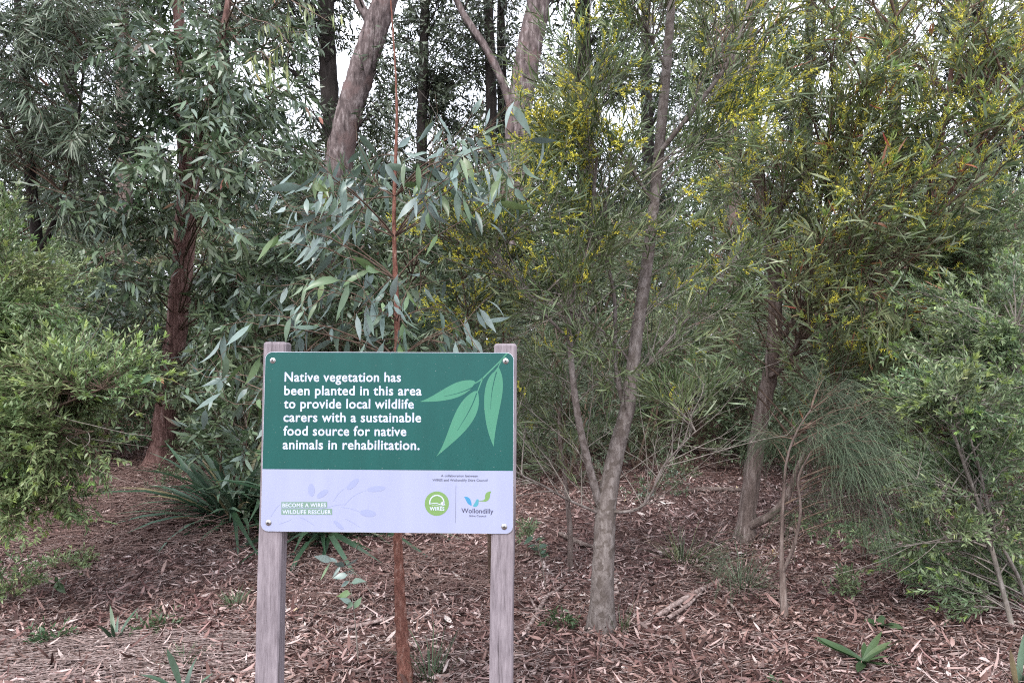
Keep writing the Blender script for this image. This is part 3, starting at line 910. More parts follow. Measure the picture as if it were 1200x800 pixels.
# --- young gum behind the sign: orange stem, big drooping blue-grey leaves
b0 = G(476, 812)
t = thing('young_gum_tree', 'slender young gum with flaky orange stem rising behind the sign', 'tree', b0)
tr = np.vstack([b0 - [0, 0, .05], px_trunk([(470, 720, 3.28), (467, 640, 3.29), (464, 520, 3.3), (466, 400, 3.31), (462, 260, 3.32), (465, 130, 3.33), (460, 30, 3.33), (452, -70, 3.33)])])
trunk_part(t, tr, [.034, .025, .019, .0155, .0125, .009, .0052, .0034, .002], M['bark_orange'], K=150, S_=12, rough=.11)
blobs = [(355, 330, 3.1, 45, 50, .3, 6), (440, 340, 3.0, 50, 50, .3, 5), (500, 200, 3.1, 60, 45, .35, 8), (400, 210, 3.2, 50, 50, .4, 7), (360, 240, 3.4, 50, 40, .4, 5),
         (560, 200, 3.2, 50, 40, .4, 6), (450, 395, 2.95, 60, 20, .15, 4), (530, 385, 3.1, 50, 25, .3, 3), (270, 400, 3.2, 40, 25, .3, 3), (300, 440, 3.6, 50, 30, .3, 3),
         (600, 225, 3.2, 30, 30, .3, 3), (440, 150, 3.3, 40, 50, .3, 4), (330, 270, 3.4, 50, 40, .4, 6), (340, 380, 3.3, 60, 30, .3, 6), (500, 340, 3.4, 60, 40, .4, 6), (250, 450, 3.7, 40, 40, .3, 4), (580, 170, 3.4, 50, 40, .3, 4)]
tg = in_blobs(blobs); tg = tg[rng.uniform(size=len(tg)) < .55]
lb = limbs_to([tr], tg, slope=.35, tmin=.3, wob=.04)
tw = kids(lb, 4, .3, .24, .8, grav=-.35, K=5, lvar=.6)
tw = tw[~((tw[:, :, 1].min(1) < 2.95) & (tw[:, :, 2].min(1) < 1.62))]; lb = lb[lb[:, :, 1].min(1) > 2.8]
wood(t, [(lb, .0042, .0014, 5), (tw, .0016, .001, 4)], M['twig_brown'], 'branches')
A1 = leaves_on(tw, 3, .125, .025, ang=1.0, grav=-1.1, bend=.25, sick=.14, fold=.25, up=.4, lv=.45, tmin=.15)
foliage(t, A1, 'big', M['euc_big'], singles=300)
lb2 = lb[:, 3:]
A1 = leaves_on(lb2, 1, .12, .025, ang=.9, grav=-1., bend=.10, sick=.10, fold=.22, up=.45)
foliage(t, A1, 'big', M['euc_big'], name='outer_foliage')

# --- central grey tree with narrow leaves and yellow buds
b0 = G(705, 738)
t = thing('grey_wattle_tree', 'slim smooth grey-trunked wattle right of the sign with narrow leaves and yellow buds', 'tree', b0)
tr = np.vstack([b0 - [0, 0, .06], px_trunk([(706, 690, 4.0), (708, 640, 4.0), (711, 590, 4.02), (722, 530, 4.05), (737, 470, 4.07), (745, 400, 4.1), (758, 310, 4.1), (769, 210, 4.12), (780, 90, 4.12), (787, 0, 4.15), (798, -150, 4.2), (805, -260, 4.2)])])
trunk_part(t, tr, [.075, .062, .058, .056, .048, .042, .037, .034, .031, .029, .026, .022, .012, .006], M['bark_grey'], K=90, S_=18, rough=.02)
lims = [[(703, 592, 4.02), (690, 545, 3.98), (676, 480, 3.95), (668, 400, 3.95), (672, 340, 3.9), (690, 280, 3.9), (700, 180, 3.85)],
        [(735, 490, 4.07), (722, 430, 4.15), (720, 350, 4.2), (708, 280, 4.25), (715, 200, 4.3)],
        [(768, 185, 4.1), (800, 145, 4.0), (835, 100, 3.95), (860, 60, 3.9), (880, -10, 3.9), (890, -90, 3.9)],
        [(700, 600, 4.0), (665, 585, 3.95), (635, 568, 3.9), (604, 552, 3.85), (570, 520, 3.8)],
        [(712, 600, 4.0), (745, 597, 3.95), (762, 580, 3.9), (778, 545, 3.9), (815, 505, 3.85)],
        [(740, 450, 4.1), (765, 420, 4.15), (800, 380, 4.2), (840, 330, 4.3), (870, 290, 4.4)],
        [(668, 400, 3.95), (640, 370, 3.9), (600, 330, 3.8), (560, 290, 3.75), (520, 255, 3.7)],
        [(742, 430, 4.1), (715, 395, 4.05), (670, 365, 3.9), (620, 345, 3.85)],
        [(766, 240, 4.1), (735, 190, 4.0), (700, 140, 3.95), (670, 90, 3.9)],
        [(781, 80, 4.1), (760, 40, 4.05), (740, 0, 4.0), (722, -60, 4.0)]]
lr = [(.024, .008), (.017, .005), (.015, .005), (.008, .003), (.010, .003), (.008, .003), (.009, .003), (.007, .003), (.01, .004), (.01, .005)]
trs = [tr]
for lp, (ra, rb) in zip(lims, lr):
    q = px_trunk(lp); trs.append(q); trunk_part(t, q, [ra, (ra + rb) / 2, rb], M['bark_grey'], 'branch', K=26, S_=9, rough=.03)
blobs = [(690, 210, 3.9, 90, 80, .5, 26), (640, 130, 3.9, 80, 50, .5, 20), (630, 190, 3.9, 60, 60, .5, 14), (560, 270, 3.75, 60, 45, .4, 14), (640, 320, 3.9, 70, 60, .5, 20), (770, 250, 4.0, 60, 80, .5, 16),
         (840, 130, 3.95, 60, 80, .5, 16), (820, 320, 4.2, 60, 60, .5, 14), (690, 420, 4.0, 70, 50, .5, 14), (800, 30, 4.0, 90, 60, .6, 20), (890, 120, 4.0, 40, 60, .4, 10),
         (700, 60, 4.0, 60, 60, .5, 8), (600, 450, 4.1, 50, 50, .4, 8), (800, 430, 4.1, 70, 50, .5, 12), (770, 500, 4.0, 60, 40, .4, 7), (790, -80, 4.1, 120, 60, .8, 14), (650, 500, 4.3, 50, 50, .4, 6)]
tg = in_blobs(blobs); tg = tg[rng.uniform(size=len(tg)) < .8]
lb = limbs_to(trs, tg, slope=.7, tmin=.16, wob=.06)
tw = kids(lb, 8, .2, .28, .6, grav=.15, K=5)
tw = clear_front(tw, [(705, 738), (711, 590), (722, 530), (737, 470), (745, 400), (758, 310), (769, 210), (780, 90), (787, 0)], 26, .10, 4.2)
lb = clear_front(lb, [(705, 738), (711, 590), (737, 470), (758, 310), (780, 90), (787, 0)], 20, .3, 4.1)
wood(t, [(lb, .004, .0013, 4), (tw, .0013, .0008, 3)], M['twig_grey'])
A = leaves_on(tw, 11, .10, .0068, ang=.65, grav=.1, bend=.12, sick=.12, fold=0, up=.3, lv=.35)
foliage(t, A, 'blade', M['acacia'], singles=300)
dt = kids(np.concatenate([catmull(q, 12)[None] for q in trs]), 13, .2, .55, .7, grav=.25, K=6, wob=.07, lvar=.6)
wood(t, [(dt, .0032, .001, 4), (kids(dt, 3, .3, .2, .6, grav=.1, K=4), .0014, .0007, 3)], M['twig_grey'], 'bare_twigs')
# flowering shoots only near the outside of the crown, upper left and upper right
e = tw[:, -1]; pxx = 600 + e[:, 0] / e[:, 1] * FPX; pyy = 400 - (e[:, 2] - EYE) / e[:, 1] * FPX
fl = (rng.uniform(size=len(e)) < .16) & (pyy < 345) | (rng.uniform(size=len(e)) < .04) | (np.hypot((pxx - 640) / 100, (pyy - 130) / 70) < 1) & (rng.uniform(size=len(e)) < .36) | (np.hypot((pxx - 890) / 50, (pyy - 90) / 50) < 1) & (rng.uniform(size=len(e)) < .7)
fl[:] = fl
bud_sprays(t, tw[fl], 7, .0125, M['yellow'], W=.0065, tl=.055, per=13)

# --- red-brown trunk on the left, forked, with a wide grey-green crown
b0 = G(187, 548)
d0 = b0[1]
t = thing('forked_gum_tree', 'gum tree on the left with rough dark red-brown forked trunk', 'tree', b0)
tr = np.vstack([b0 - [0, 0, .08], px_trunk([(192, 510, d0), (197, 460, d0), (205, 400, d0), (212, 330, d0), (217, 275, d0), (222, 215, d0 - .05)])])
trunk_part(t, tr, [.17, .125, .118, .112, .11, .108, .105], M['bark_red'], K=50, S_=18, rough=.04)
fk = px_trunk([(222, 222, d0 - .05), (217, 180, d0 - .1), (212, 100, d0 - .1), (209, 0, d0 - .1), (206, -120, d0), (200, -260, d0)])
fr = px_trunk([(222, 222, d0 - .05), (231, 190, d0), (241, 140, d0 + .1), (252, 80, d0 + .2), (268, 0, d0 + .3), (285, -130, d0 + .4)])
trunk_part(t, fk, [.085, .075, .065, .055, .04, .01], M['bark_red'], 'branch', K=40, S_=14, rough=.04)
trunk_part(t, fr, [.085, .07, .055, .045, .035, .01], M['bark_red'], 'branch', K=40, S_=14, rough=.04)
blobs = [(220, 90, 7.2, 110, 70, 1.0, 16), (150, 110, 7.3, 70, 60, .8, 7), (300, 120, 7.3, 70, 70, .9, 9), (250, 180, 6.6, 80, 50, .6, 11), (170, 230, 6.8, 90, 50, .8, 10),
         (310, 250, 7.0, 60, 50, .8, 7), (140, 330, 7.4, 70, 60, .9, 9), (240, 340, 7.2, 60, 60, .6, 7), (290, 410, 7.3, 60, 50, .7, 7), (180, 430, 7.6, 60, 40, .5, 5),
         (200, -20, 7.6, 150, 70, 1.2, 14), (350, 10, 7.8, 60, 60, .8, 5), (160, -130, 8.2, 150, 60, 1.5, 8), (330, 340, 7.5, 40, 60, .6, 5)]
lb = limbs_to([tr, fk, fr], in_blobs(blobs), slope=.3, tmin=.25, wob=.06)
tw = kids(lb, 10, .25, .42, .8, grav=-.3, K=5)
tw = clear_front(tw, [(187, 548), (205, 400), (212, 330), (217, 275), (222, 215), (214, 150)], 24, .15, d0)
lb = clear_front(lb, [(187, 548), (205, 400), (212, 330), (217, 275), (222, 215), (214, 150)], 24, .4, d0)
wood(t, [(lb, .011, .003, 5), (tw, .0035, .0018, 3)], M['twig_brown'])
A = leaves_on(tw, 11, .145, .034, ang=.9, grav=-.55, bend=.12, sick=.08, fold=.2, up=.55, tmin=.25)
foliage(t, A, 'lance', M['euc_mid'], singles=300)
hb = np.array([catmull(px_trunk(q), 8) for q in ([(268, 0, 8.6), (290, 20, 7.5), (320, 30, 6.6), (345, 60, 6.2)], [(268, 0, 8.6), (300, -20, 7.5), (340, 0, 6.6), (385, 25, 6.2)], [(262, 20, 8.5), (285, 60, 7.5), (305, 60, 6.6), (320, 75, 6.3)])])
ht = kids(hb, 5, .45, .35, .8, grav=-.5, K=5)
wood(t, [(hb, .01, .003, 5), (ht, .003, .0015, 3)], M['twig_brown'], 'hanging_branch')
foliage(t, leaves_on(ht, 6, .15, .018, ang=.8, grav=-1.2, bend=.15, sick=.12, fold=.2), 'lance', M['lime_old'], name='young_foliage')

bM = G(405, 560)
shrub('gum_sapling', 'leafy grey-green gum sapling in front of the leaning trunk, behind the young gum', bM,
      [([(405, 562, bM[1]), (400, 480, bM[1]), (398, 380, bM[1] - .2), (402, 280, bM[1] - .3), (410, 200, bM[1] - .3)], .03, .008), ([(405, 562, bM[1]), (440, 440, bM[1] - .2), (480, 330, bM[1] - .3), (500, 260, bM[1] - .3)], .02, .006)],
      [(385, 240, 7.2, 45, 50, .5, 10), (340, 290, 7.2, 50, 50, .6, 12), (430, 260, 7.2, 50, 50, .5, 10), (500, 270, 7.2, 60, 50, .6, 12), (400, 330, 7.0, 70, 40, .5, 12), (320, 370, 7.0, 50, 40, .5, 9), (560, 300, 7.3, 50, 50, .5, 8),
       (480, 370, 7.0, 60, 40, .5, 10), (360, 190, 7.4, 30, 30, .4, 4)],
      'euc_mid', .13, .027, n=9, nt=7, twl=.4, grav=-.2, slope=.5, tm='lance', ang=.8, singles=200, limb=(.007, .002), cat='tree')

# --- right-hand strap-leaved trees
def strap_tree(name, label, base, trunk, radii, branches, blobs, bark, mat, L=.17, W=.017, twl=.34, n=10, nt=6, ang=.6, grav=-.12, singles=0, tm='blade', fl=.2, slope=.9, wl=(.009, .002), twmat='twig_brown', cmax=1., clear=None):
    t = thing(name, label, 'tree', base)
    tr = np.vstack([base - np.array([0, 0, .06]), px_trunk(trunk)])
    trunk_part(t, tr, radii, M[bark], K=60, S_=14, rough=.05)
    trs = [tr]
    for lp, ra, rb in branches:
        q = px_trunk(lp); trs.append(q); trunk_part(t, q, [ra, (ra + rb) / 2, rb], M[bark], 'branch', K=26, S_=9, rough=.04)
    lb = limbs_to(trs, in_blobs(blobs), slope=slope, tmin=.3, wob=.05)
    tw = kids(lb, nt, .3, twl, .5, grav=.2, K=5)
    if clear: tw = clear_front(tw, *clear); lb = clear_front(lb, *clear)
    wood(t, [(lb, wl[0], wl[1], 4), (tw, .0028, .0014, 3)], M[twmat])
    A = leaves_on(tw, n, L, W, ang=ang, grav=grav, bend=.1, sick=.14, fold=.1, up=.3, lv=.35, cmax=cmax)
    foliage(t, A, tm, M[mat], singles=singles)
    if fl:
        ex_ = tw[:, -1]; up_ = (400 - (ex_[:, 2] - EYE) / ex_[:, 1] * FPX) < 260
        f = rng.uniform(size=len(tw)) < fl * np.where(up_, 1.8, .6)
        bud_sprays(t, tw[f][:, 2:], 4, .024, M['yellow'], W=.0045, tl=.06, per=8)
        f = rng.uniform(size=len(tw)) < fl * .9
        ft = kids(tw[f], 1, .9, .05, .1, K=3)
        A = leaves_on(ft, 9, .05, .009, ang=.6, grav=.1, bend=.05, fold=.1, up=.3)
        foliage(t, A, 'lance', M['lime'], name='new_shoots')
    return t


b0 = G(872, 634)
strap_tree('leaning_wattle_tree', 'wattle with peeling brown trunk right of the grey tree, strap leaves and red tips', b0,
           [(878, 580, 5.7), (890, 500, 5.7), (903, 430, 5.65), (908, 370, 5.6), (905, 300, 5.55), (893, 230, 5.5), (884, 150, 5.5), (880, 60, 5.5), (878, -60, 5.5)],
           [.075, .063, .058, .056, .052, .048, .04, .034, .026, .012],
           [([(905, 400, 5.65), (925, 385, 5.6), (948, 330, 5.5), (965, 260, 5.4), (975, 180, 5.4)], .03, .012),
            ([(874, 618, 5.65), (905, 602, 5.5), (925, 575, 5.4), (938, 540, 5.3), (975, 480, 5.2)], .035, .012),
            ([(903, 440, 5.6), (918, 430, 5.5), (935, 400, 5.3), (942, 370, 5.2)], .022, .008),
            ([(900, 270, 5.5), (930, 220, 5.3), (980, 170, 5.2), (1030, 110, 5.1), (1050, 20, 5.0)], .028, .01),
            ([(893, 230, 5.5), (870, 180, 5.4), (855, 120, 5.3), (845, 40, 5.2)], .022, .008)],
           [(900, 220, 5.2, 70, 70, .6, 16), (960, 160, 5.0, 80, 70, .6, 20), (1040, 120, 5.0, 80, 80, .6, 20), (960, 290, 5.0, 80, 60, .6, 18), (900, 330, 5.4, 50, 60, .5, 8),
            (1050, 250, 5.0, 60, 60, .5, 14), (950, 40, 5.2, 90, 70, .8, 18), (1060, 10, 5.1, 80, 60, .7, 14), (870, 60, 5.3, 60, 70, .7, 10), (960, -90, 5.4, 130, 50, 1, 12),
            (1000, 370, 5.0, 70, 50, .5, 14), (850, 400, 5.4, 40, 60, .5, 9), (940, 420, 5.2, 50, 40, .4, 9), (850, 300, 5.3, 40, 60, .5, 8), (1030, 440, 5.0, 40, 40, .4, 7)],
           'bark_brown', 'strap_olive', L=.145, W=.0115, singles=300, fl=.34, n=7, twmat='twig_brown', clear=([(872, 634), (878, 580), (890, 500), (903, 430), (908, 370), (905, 300)], 20, .12, 5.7))
b0 = G(1075, 600)
strap_tree('red_stemmed_wattle_tree', 'dark red-stemmed wattle near the right edge with yellow flower tufts', b0,
           [(1078, 540, b0[1]), (1072, 470, b0[1] - .1), (1060, 400, b0[1] - .2), (1063, 340, 5.6), (1078, 280, 5.2), (1095, 200, 5.0), (1110, 120, 4.9), (1125, 0, 4.9), (1135, -90, 4.9)],
           [.05, .045, .04, .036, .032, .025, .02, .016, .012, .005],
           [([(1060, 400, 5.8), (1030, 340, 5.3), (1000, 290, 5.0), (985, 240, 4.9)], .018, .006),
            ([(1078, 280, 5.2), (1110, 230, 5.0), (1150, 170, 4.8), (1180, 100, 4.7)], .016, .005)],
           [(1060, 400, 4.9, 50, 50, .4, 9), (1100, 200, 4.8, 70, 70, .5, 16), (1150, 130, 4.7, 60, 60, .5, 14), (1110, 60, 4.8, 80, 60, .6, 14), (1170, 40, 4.8, 60, 60, .5, 10), (1060, 290, 5.1, 40, 40, .4, 8),
            (1000, 260, 4.8, 50, 40, .4, 8), (1120, -70, 5.0, 100, 50, .8, 8), (1240, 100, 5.0, 40, 100, .6, 8)],
           'bark_red', 'strap_olive', L=.145, W=.0135, n=6, singles=200, fl=.55, twmat='twig_brown')

# --- weeping fine-needled sheoak
b0 = G(920, 728)
t = thing('young_sheoak', 'young sheoak with weeping grey-green needles and a short rough brown stem', 'tree', b0)
tr = np.vstack([b0 - [0, 0, .04], px_trunk([(918, 690, 4.12), (916, 640, 4.12), (918, 585, 4.1), (922, 540, 4.05), (934, 505, 4.0), (950, 480, 4.0)])])
trunk_part(t, tr, [.022, .019, .011, .009, .007, .005, .004], M['bark_brown'], K=40, S_=12, rough=.06)
s2 = px_trunk([(917, 670, 4.12), (930, 640, 4.05), (938, 600, 4.0), (936, 560, 3.95), (950, 530, 3.9)])
trunk_part(t, s2, [.012, .008, .005], M['bark_brown'], 'branch', K=20, S_=7)
blobs = [(975, 505, 3.9, 35, 20, .3, 8), (1010, 535, 3.8, 35, 25, .3, 8), (945, 530, 4.0, 20, 20, .3, 3), (1000, 470, 4.1, 50, 20, .3, 6), (950, 450, 4.1, 40, 25, .3, 4), (1035, 575, 3.9, 30, 30, .3, 5), (965, 590, 4.0, 35, 40, .3, 3), (890, 520, 4.2, 25, 20, .3, 2), (875, 660, 4.1, 40, 20, .3, 2)]
lb = limbs_to([tr, s2], in_blobs(blobs), slope=.4, tmin=.3, wob=.05)
tw = kids(lb, 6, .3, .16, .7, grav=-.4, K=4)
wood(t, [(lb, .004, .0015, 4), (tw, .0016, .0009, 3)], M['twig_brown'])
nd = kids(tw, 11, .05, .19, .8, grav=-1.3, K=5, wob=.11, lvar=.5)
g = Geo(); tubes(g, nd, np.linspace(.0009, .0006, 5)[None].repeat(len(nd), 0), 3); g.build('needles', M['needle'], t, kind='stuff')


bL = np.array([-3.35, 4.3, 0.0]); bL[2] = gz(bL[0], bL[1])
shrub('spreading_shrub', 'bright green feathery shrub spreading in from the left edge', bL,
      [([(-75, 715, 4.3), (-60, 600, 4.3), (-30, 520, 4.2), (10, 470, 4.1)], .03, .01), ([(-75, 715, 4.3), (-90, 600, 4.5), (-70, 450, 4.6), (-40, 340, 4.7)], .03, .01),
       ([(-60, 600, 4.3), (0, 535, 4.1), (50, 515, 4.0), (110, 505, 3.9)], .012, .004), ([(-60, 620, 4.3), (20, 510, 4.0), (60, 480, 3.9), (120, 455, 3.9)], .012, .004)],
      [(40, 362, 4.4, 75, 9, .4, 16), (20, 395, 4.3, 90, 9, .4, 18), (80, 430, 4.1, 95, 9, .3, 22), (60, 465, 4.1, 85, 8, .3, 18), (30, 500, 4.0, 90, 10, .3, 18), (70, 535, 4.0, 60, 8, .3, 12), (20, 580, 3.9, 70, 9, .3, 14),
       (60, 600, 3.9, 45, 8, .3, 8), (60, 470, 4.4, 70, 70, .5, 22), (30, 400, 4.5, 70, 50, .5, 14), (90, 450, 3.95, 70, 18, .15, 14), (10, 560, 4.3, 60, 60, .4, 14), (-40, 430, 4.4, 50, 80, .6, 18), (-20, 340, 4.6, 60, 20, .5, 10), (10, 290, 5.0, 50, 20, .4, 10), (-10, 550, 4.1, 50, 30, .4, 10), (10, 250, 5.0, 30, 15, .3, 5), (60, 320, 4.8, 50, 12, .4, 7)],
      'shrub_light', .042, .0105, limb=(.0028, .001), n=22, nt=9, twl=.26, grav=.05, slope=.12, ang=.95, shoots=.25, up=.75, singles=300, flat=.75, tm='lance')
bR = G(1186, 738)
shrub('arching_shrub', 'blue-green small-leaved shrub with bare pale stem leaning at the right edge', bR,
      [([(1188, 742, bR[1]), (1168, 665, 4.0), (1150, 600, 4.0), (1132, 550, 3.95), (1112, 490, 3.9)], .014, .007), ([(1215, 740, 4.1), (1195, 680, 4.05), (1165, 620, 4.0), (1150, 560, 4.0), (1128, 480, 4.0)], .012, .004),
       ([(1150, 600, 4.0), (1120, 575, 3.95), (1070, 560, 3.9)], .006, .003), ([(1155, 640, 4.0), (1120, 630, 3.95), (1060, 640, 3.9)], .006, .002), ([(1230, 745, 4.2), (1235, 600, 4.3), (1215, 480, 4.3), (1190, 380, 4.3)], .02, .006)],
      [(1130, 470, 4.0, 60, 40, .4, 22), (1080, 450, 4.2, 40, 50, .4, 12), (1170, 520, 4.1, 50, 40, .4, 16), (1180, 430, 4.2, 50, 50, .4, 16), (1140, 600, 4.0, 60, 40, .4, 8), (1190, 620, 4.0, 40, 50, .4, 14), (1120, 560, 4.3, 50, 40, .3, 10), (1090, 620, 4.3, 50, 30, .3, 8), (1170, 670, 4.3, 40, 30, .3, 8), (1070, 370, 4.6, 50, 50, .4, 10), (1140, 400, 4.4, 50, 40, .3, 10),
       (1080, 560, 4.1, 40, 30, .3, 7), (1200, 340, 4.4, 50, 60, .5, 16), (1060, 660, 4.1, 40, 25, .3, 6), (1110, 680, 4.2, 40, 25, .3, 5), (1250, 500, 4.3, 40, 120, .5, 16)],
      'shrub_blue', .038, .0095, n=18, nt=12, twl=.17, grav=.1, slope=.3, shoots=.25, tm='lance', singles=200, clear=([(1186, 738), (1168, 665), (1150, 600), (1132, 550), (1112, 500)], 13, .15, 4.1), bark='twig_grey')
bR2 = G(1120, 590)
shrub('tall_pale_shrub', 'tall pale green fine-leaved shrub behind the bare leaning stem', bR2,
      [([(1120, 592, bR2[1]), (1115, 500, 6.2), (1110, 400, 6.1), (1125, 300, 6.0), (1130, 200, 6.0)], .035, .008), ([(1120, 592, bR2[1]), (1150, 480, 6.2), (1170, 380, 6.0), (1190, 260, 6.0)], .03, .008),
       ([(1118, 560, bR2[1]), (1080, 470, 6.2), (1050, 400, 6.0), (1030, 360, 5.9)], .02, .006)],
      [(1130, 330, 5.2, 60, 60, .4, 26), (1175, 270, 5.0, 50, 60, .4, 26), (1060, 390, 5.3, 60, 40, .5, 22), (1150, 400, 5.3, 60, 50, .5, 22), (1090, 460, 6.0, 60, 50, .6, 18), (1130, 230, 6.1, 50, 50, .6, 14),
       (1220, 350, 6.1, 50, 90, .6, 20), (1020, 440, 6.0, 50, 50, .5, 14), (1040, 530, 6.0, 60, 40, .5, 12), (1160, 530, 6.2, 60, 50, .5, 12)],
      'shrub_blue', .048, .010, n=17, nt=12, twl=.25, grav=.25, slope=.6, shoots=.2, limb=(.008, .002))
bR3 = G(990, 575)
shrub('needle_leaved_shrub', 'fine grey-green shrub between the brown wattle and the right edge', bR3,
      [([(990, 578, bR3[1]), (985, 500, bR3[1]), (975, 420, 6.3), (970, 360, 6.2)], .02, .006), ([(990, 578, bR3[1]), (1010, 500, 6.4), (1030, 440, 6.3)], .015, .005)],
      [(975, 400, 6.2, 60, 50, .6, 20), (1020, 470, 6.2, 50, 50, .5, 16), (950, 480, 6.3, 50, 40, .5, 14), (1000, 540, 6.3, 60, 30, .4, 10)],
      'narrow_grey', .09, .0035, n=14, nt=7, twl=.28, grav=.2, slope=.8, tm='needle', ang=.5)

bW = G(575, 690)
shrub('golden_wattle_shrub', 'wattle shrub with pale yellow flower strings just above the sign', bW,
      [([(575, 692, bW[1]), (570, 560, 4.3), (555, 430, 4.2), (545, 350, 4.1), (535, 280, 4.0)], .012, .004), ([(575, 692, bW[1]), (590, 520, 4.4), (590, 400, 4.3), (585, 320, 4.2)], .010, .004)],
      [(540, 365, 4.0, 30, 30, .2, 12), (520, 265, 3.9, 60, 25, .3, 10), (585, 330, 4.2, 40, 50, .3, 10)],
      'dark_leaf', .10, .012, n=7, nt=5, twl=.2, grav=-.5, slope=.6, tm='lance', ang=.7, buds=.55)


def mini(label, px, py, h, r_, mat, n_l=10, L=.035, W=.01, name='ground_seedling'):
    b0 = G(px, py); t = thing(name, label, 'plant', b0)
    tg = b0 + unit(rng.normal(size=(n_l, 3))) * [r_, r_, 0] * rng.uniform(.2, 1, (n_l, 1)) + [0, 0, 1] * rng.uniform(.25, 1, (n_l, 1)) * h
    q = np.array([b0 - [0, 0, .01], b0 + [0, 0, h * .3], b0 + [.01, 0, h * .55]])
    trunk_part(t, q, [.005, .004, .002], M['twig_brown'], 'stem', K=10, S_=6)
    lb = limbs_to([q], tg, slope=.3); tw = kids(lb, 5, .2, .10, .7, grav=.1, K=4)
    wood(t, [(lb, .0025, .001, 4), (tw, .0012, .0008, 3)], M['twig_brown'])
    foliage(t, leaves_on(tw, 9, L, W, ang=.9, grav=.05, up=.5), 'lance', M[mat])


for a in [('low broad dark seedling on the far litter just right of the grey trunk', 768, 583, .25, .45, 'euc_mid', 12), ('low green seedling shrub on litter at the left edge', 15, 705, .22, .3, 'shrub_light', 16), ('low creeping green plant beneath the feathery shrub', 75, 672, .12, .25, 'shrub_light', 12),
          ('small bushy seedling on litter left of the leaning bare stem', 1095, 700, .28, .22, 'shrub_blue', 14), ('small green seedling under the sheoak needles at right', 1010, 655, .30, .25, 'shrub_blue', 12),
          ('leafy seedling behind the sheoak stem', 960, 640, .25, .22, 'shrub_blue', 10), ('low seedling among litter right of the brown wattle foot', 985, 700, .16, .15, 'shrub_blue', 8), ('small pale sprig of leaves just right of the right sign post', 618, 655, .25, .12, 'shrub_blue', 6),
          ('leafy seedling at the right edge below the arching shrub', 1165, 690, .3, .2, 'shrub_blue', 12), ('ferny seedling on far litter between grey and brown trunks', 800, 575, .3, .4, 'dark_leaf', 14),
          ('dark low seedling on far litter left of the brown wattle', 840, 555, .35, .4, 'dark_leaf', 14), ('green seedling just left of the strap-leaved clump', 205, 580, .3, .3, 'dark_leaf', 10),
          ('tiny seedling on litter between strap seedling and grass tuft', 190, 742, .07, .08, 'weed', 5), ('tiny seedling near the bottom edge left of centre', 60, 760, .07, .1, 'weed', 5),
          ('tiny sprout on litter left of the grey trunk foot', 655, 735, .07, .05, 'weed', 4), ('bushy seedling on far litter at the foot of the red-brown trunk', 235, 540, .5, .4, 'dark_leaf', 16)]:
    mini(*a)

# top-left narrow-leaved tree
bT = G(40, 575)
strap_tree('narrow_leaved_gum', 'gum in the upper left corner with thin drooping grey-green leaves', bT,
           [(42, 500, 7.6), (50, 400, 7.5), (45, 300, 7.4), (35, 200, 7.3), (30, 100, 7.2), (20, 0, 7.2), (15, -120, 7.2)],
           [.075, .07, .06, .055, .05, .04, .03, .015],
           [([(45, 300, 7.4), (70, 240, 7.2), (90, 150, 7.1), (100, 60, 7.1)], .03, .01), ([(35, 200, 7.3), (0, 130, 7.1), (-30, 50, 7.0)], .03, .01)],
           [(40, 60, 6.9, 80, 60, .8, 26), (90, 140, 6.9, 60, 60, .7, 16), (10, 160, 6.9, 60, 60, .7, 18), (60, 230, 7.1, 60, 40, .6, 10), (100, 20, 7.1, 60, 50, .8, 12), (30, -60, 7.3, 120, 50, 1, 14), (-50, 130, 7.1, 50, 120, .8, 14)],
           'bark_dark', 'narrow_grey', L=.17, W=.012, twl=.4, grav=-.9, slope=.4, n=11, nt=7, fl=0, tm='blade')

# --- strap-leaved clumps on the ground
def clump(name, label, base, n, L, W, mat, spread=.9, bend=.5, singles=True, up0=1.0, cat='plant', kind='strap', r0=.05, smin=.15):
    t = thing(name, label, cat, base)
    az = rng.uniform(0, 2 * np.pi, n); el = R(90) - spread * rng.uniform(smin, 1, n)
    D = np.stack([np.cos(az) * np.cos(el), np.sin(az) * np.cos(el), np.sin(el)], -1)
    Sd = np.stack([-np.sin(az), np.cos(az), np.zeros(n)], -1); Sd = unit(Sd + .25 * rng.normal(size=Sd.shape)); Sd = unit(Sd - D * (Sd * D).sum(1, keepdims=True))
    N_ = np.cross(D, Sd); N_ *= np.sign(N_[:, 2:3] + 1e-6); 
    Sd = np.cross(N_, D)
    p = np.asarray(base)[None] + r0 * np.stack([np.cos(az), np.sin(az), np.zeros(n)], -1) * rng.uniform(0, 1, (n, 1)) - [[0, 0, .01]]
    A = dict(p=p, D=D, S=Sd, N=N_, L=L * rng.uniform(.55, 1.15, n), W=W * rng.uniform(.7, 1.2, n), bend=bend * rng.uniform(.2, 1.2, n),
             sick=.05 * rng.normal(size=n), fold=.35 * rng.uniform(.4, 1, n), c=rng.uniform(0, 1, n))
    if singles: leaf_singles(A, kind, mat, t, 'leaf')
    else:
        g = Geo(); leaf_geo(g, A, 'blade'); g.build('blades', mat, t, kind='stuff')
    return t


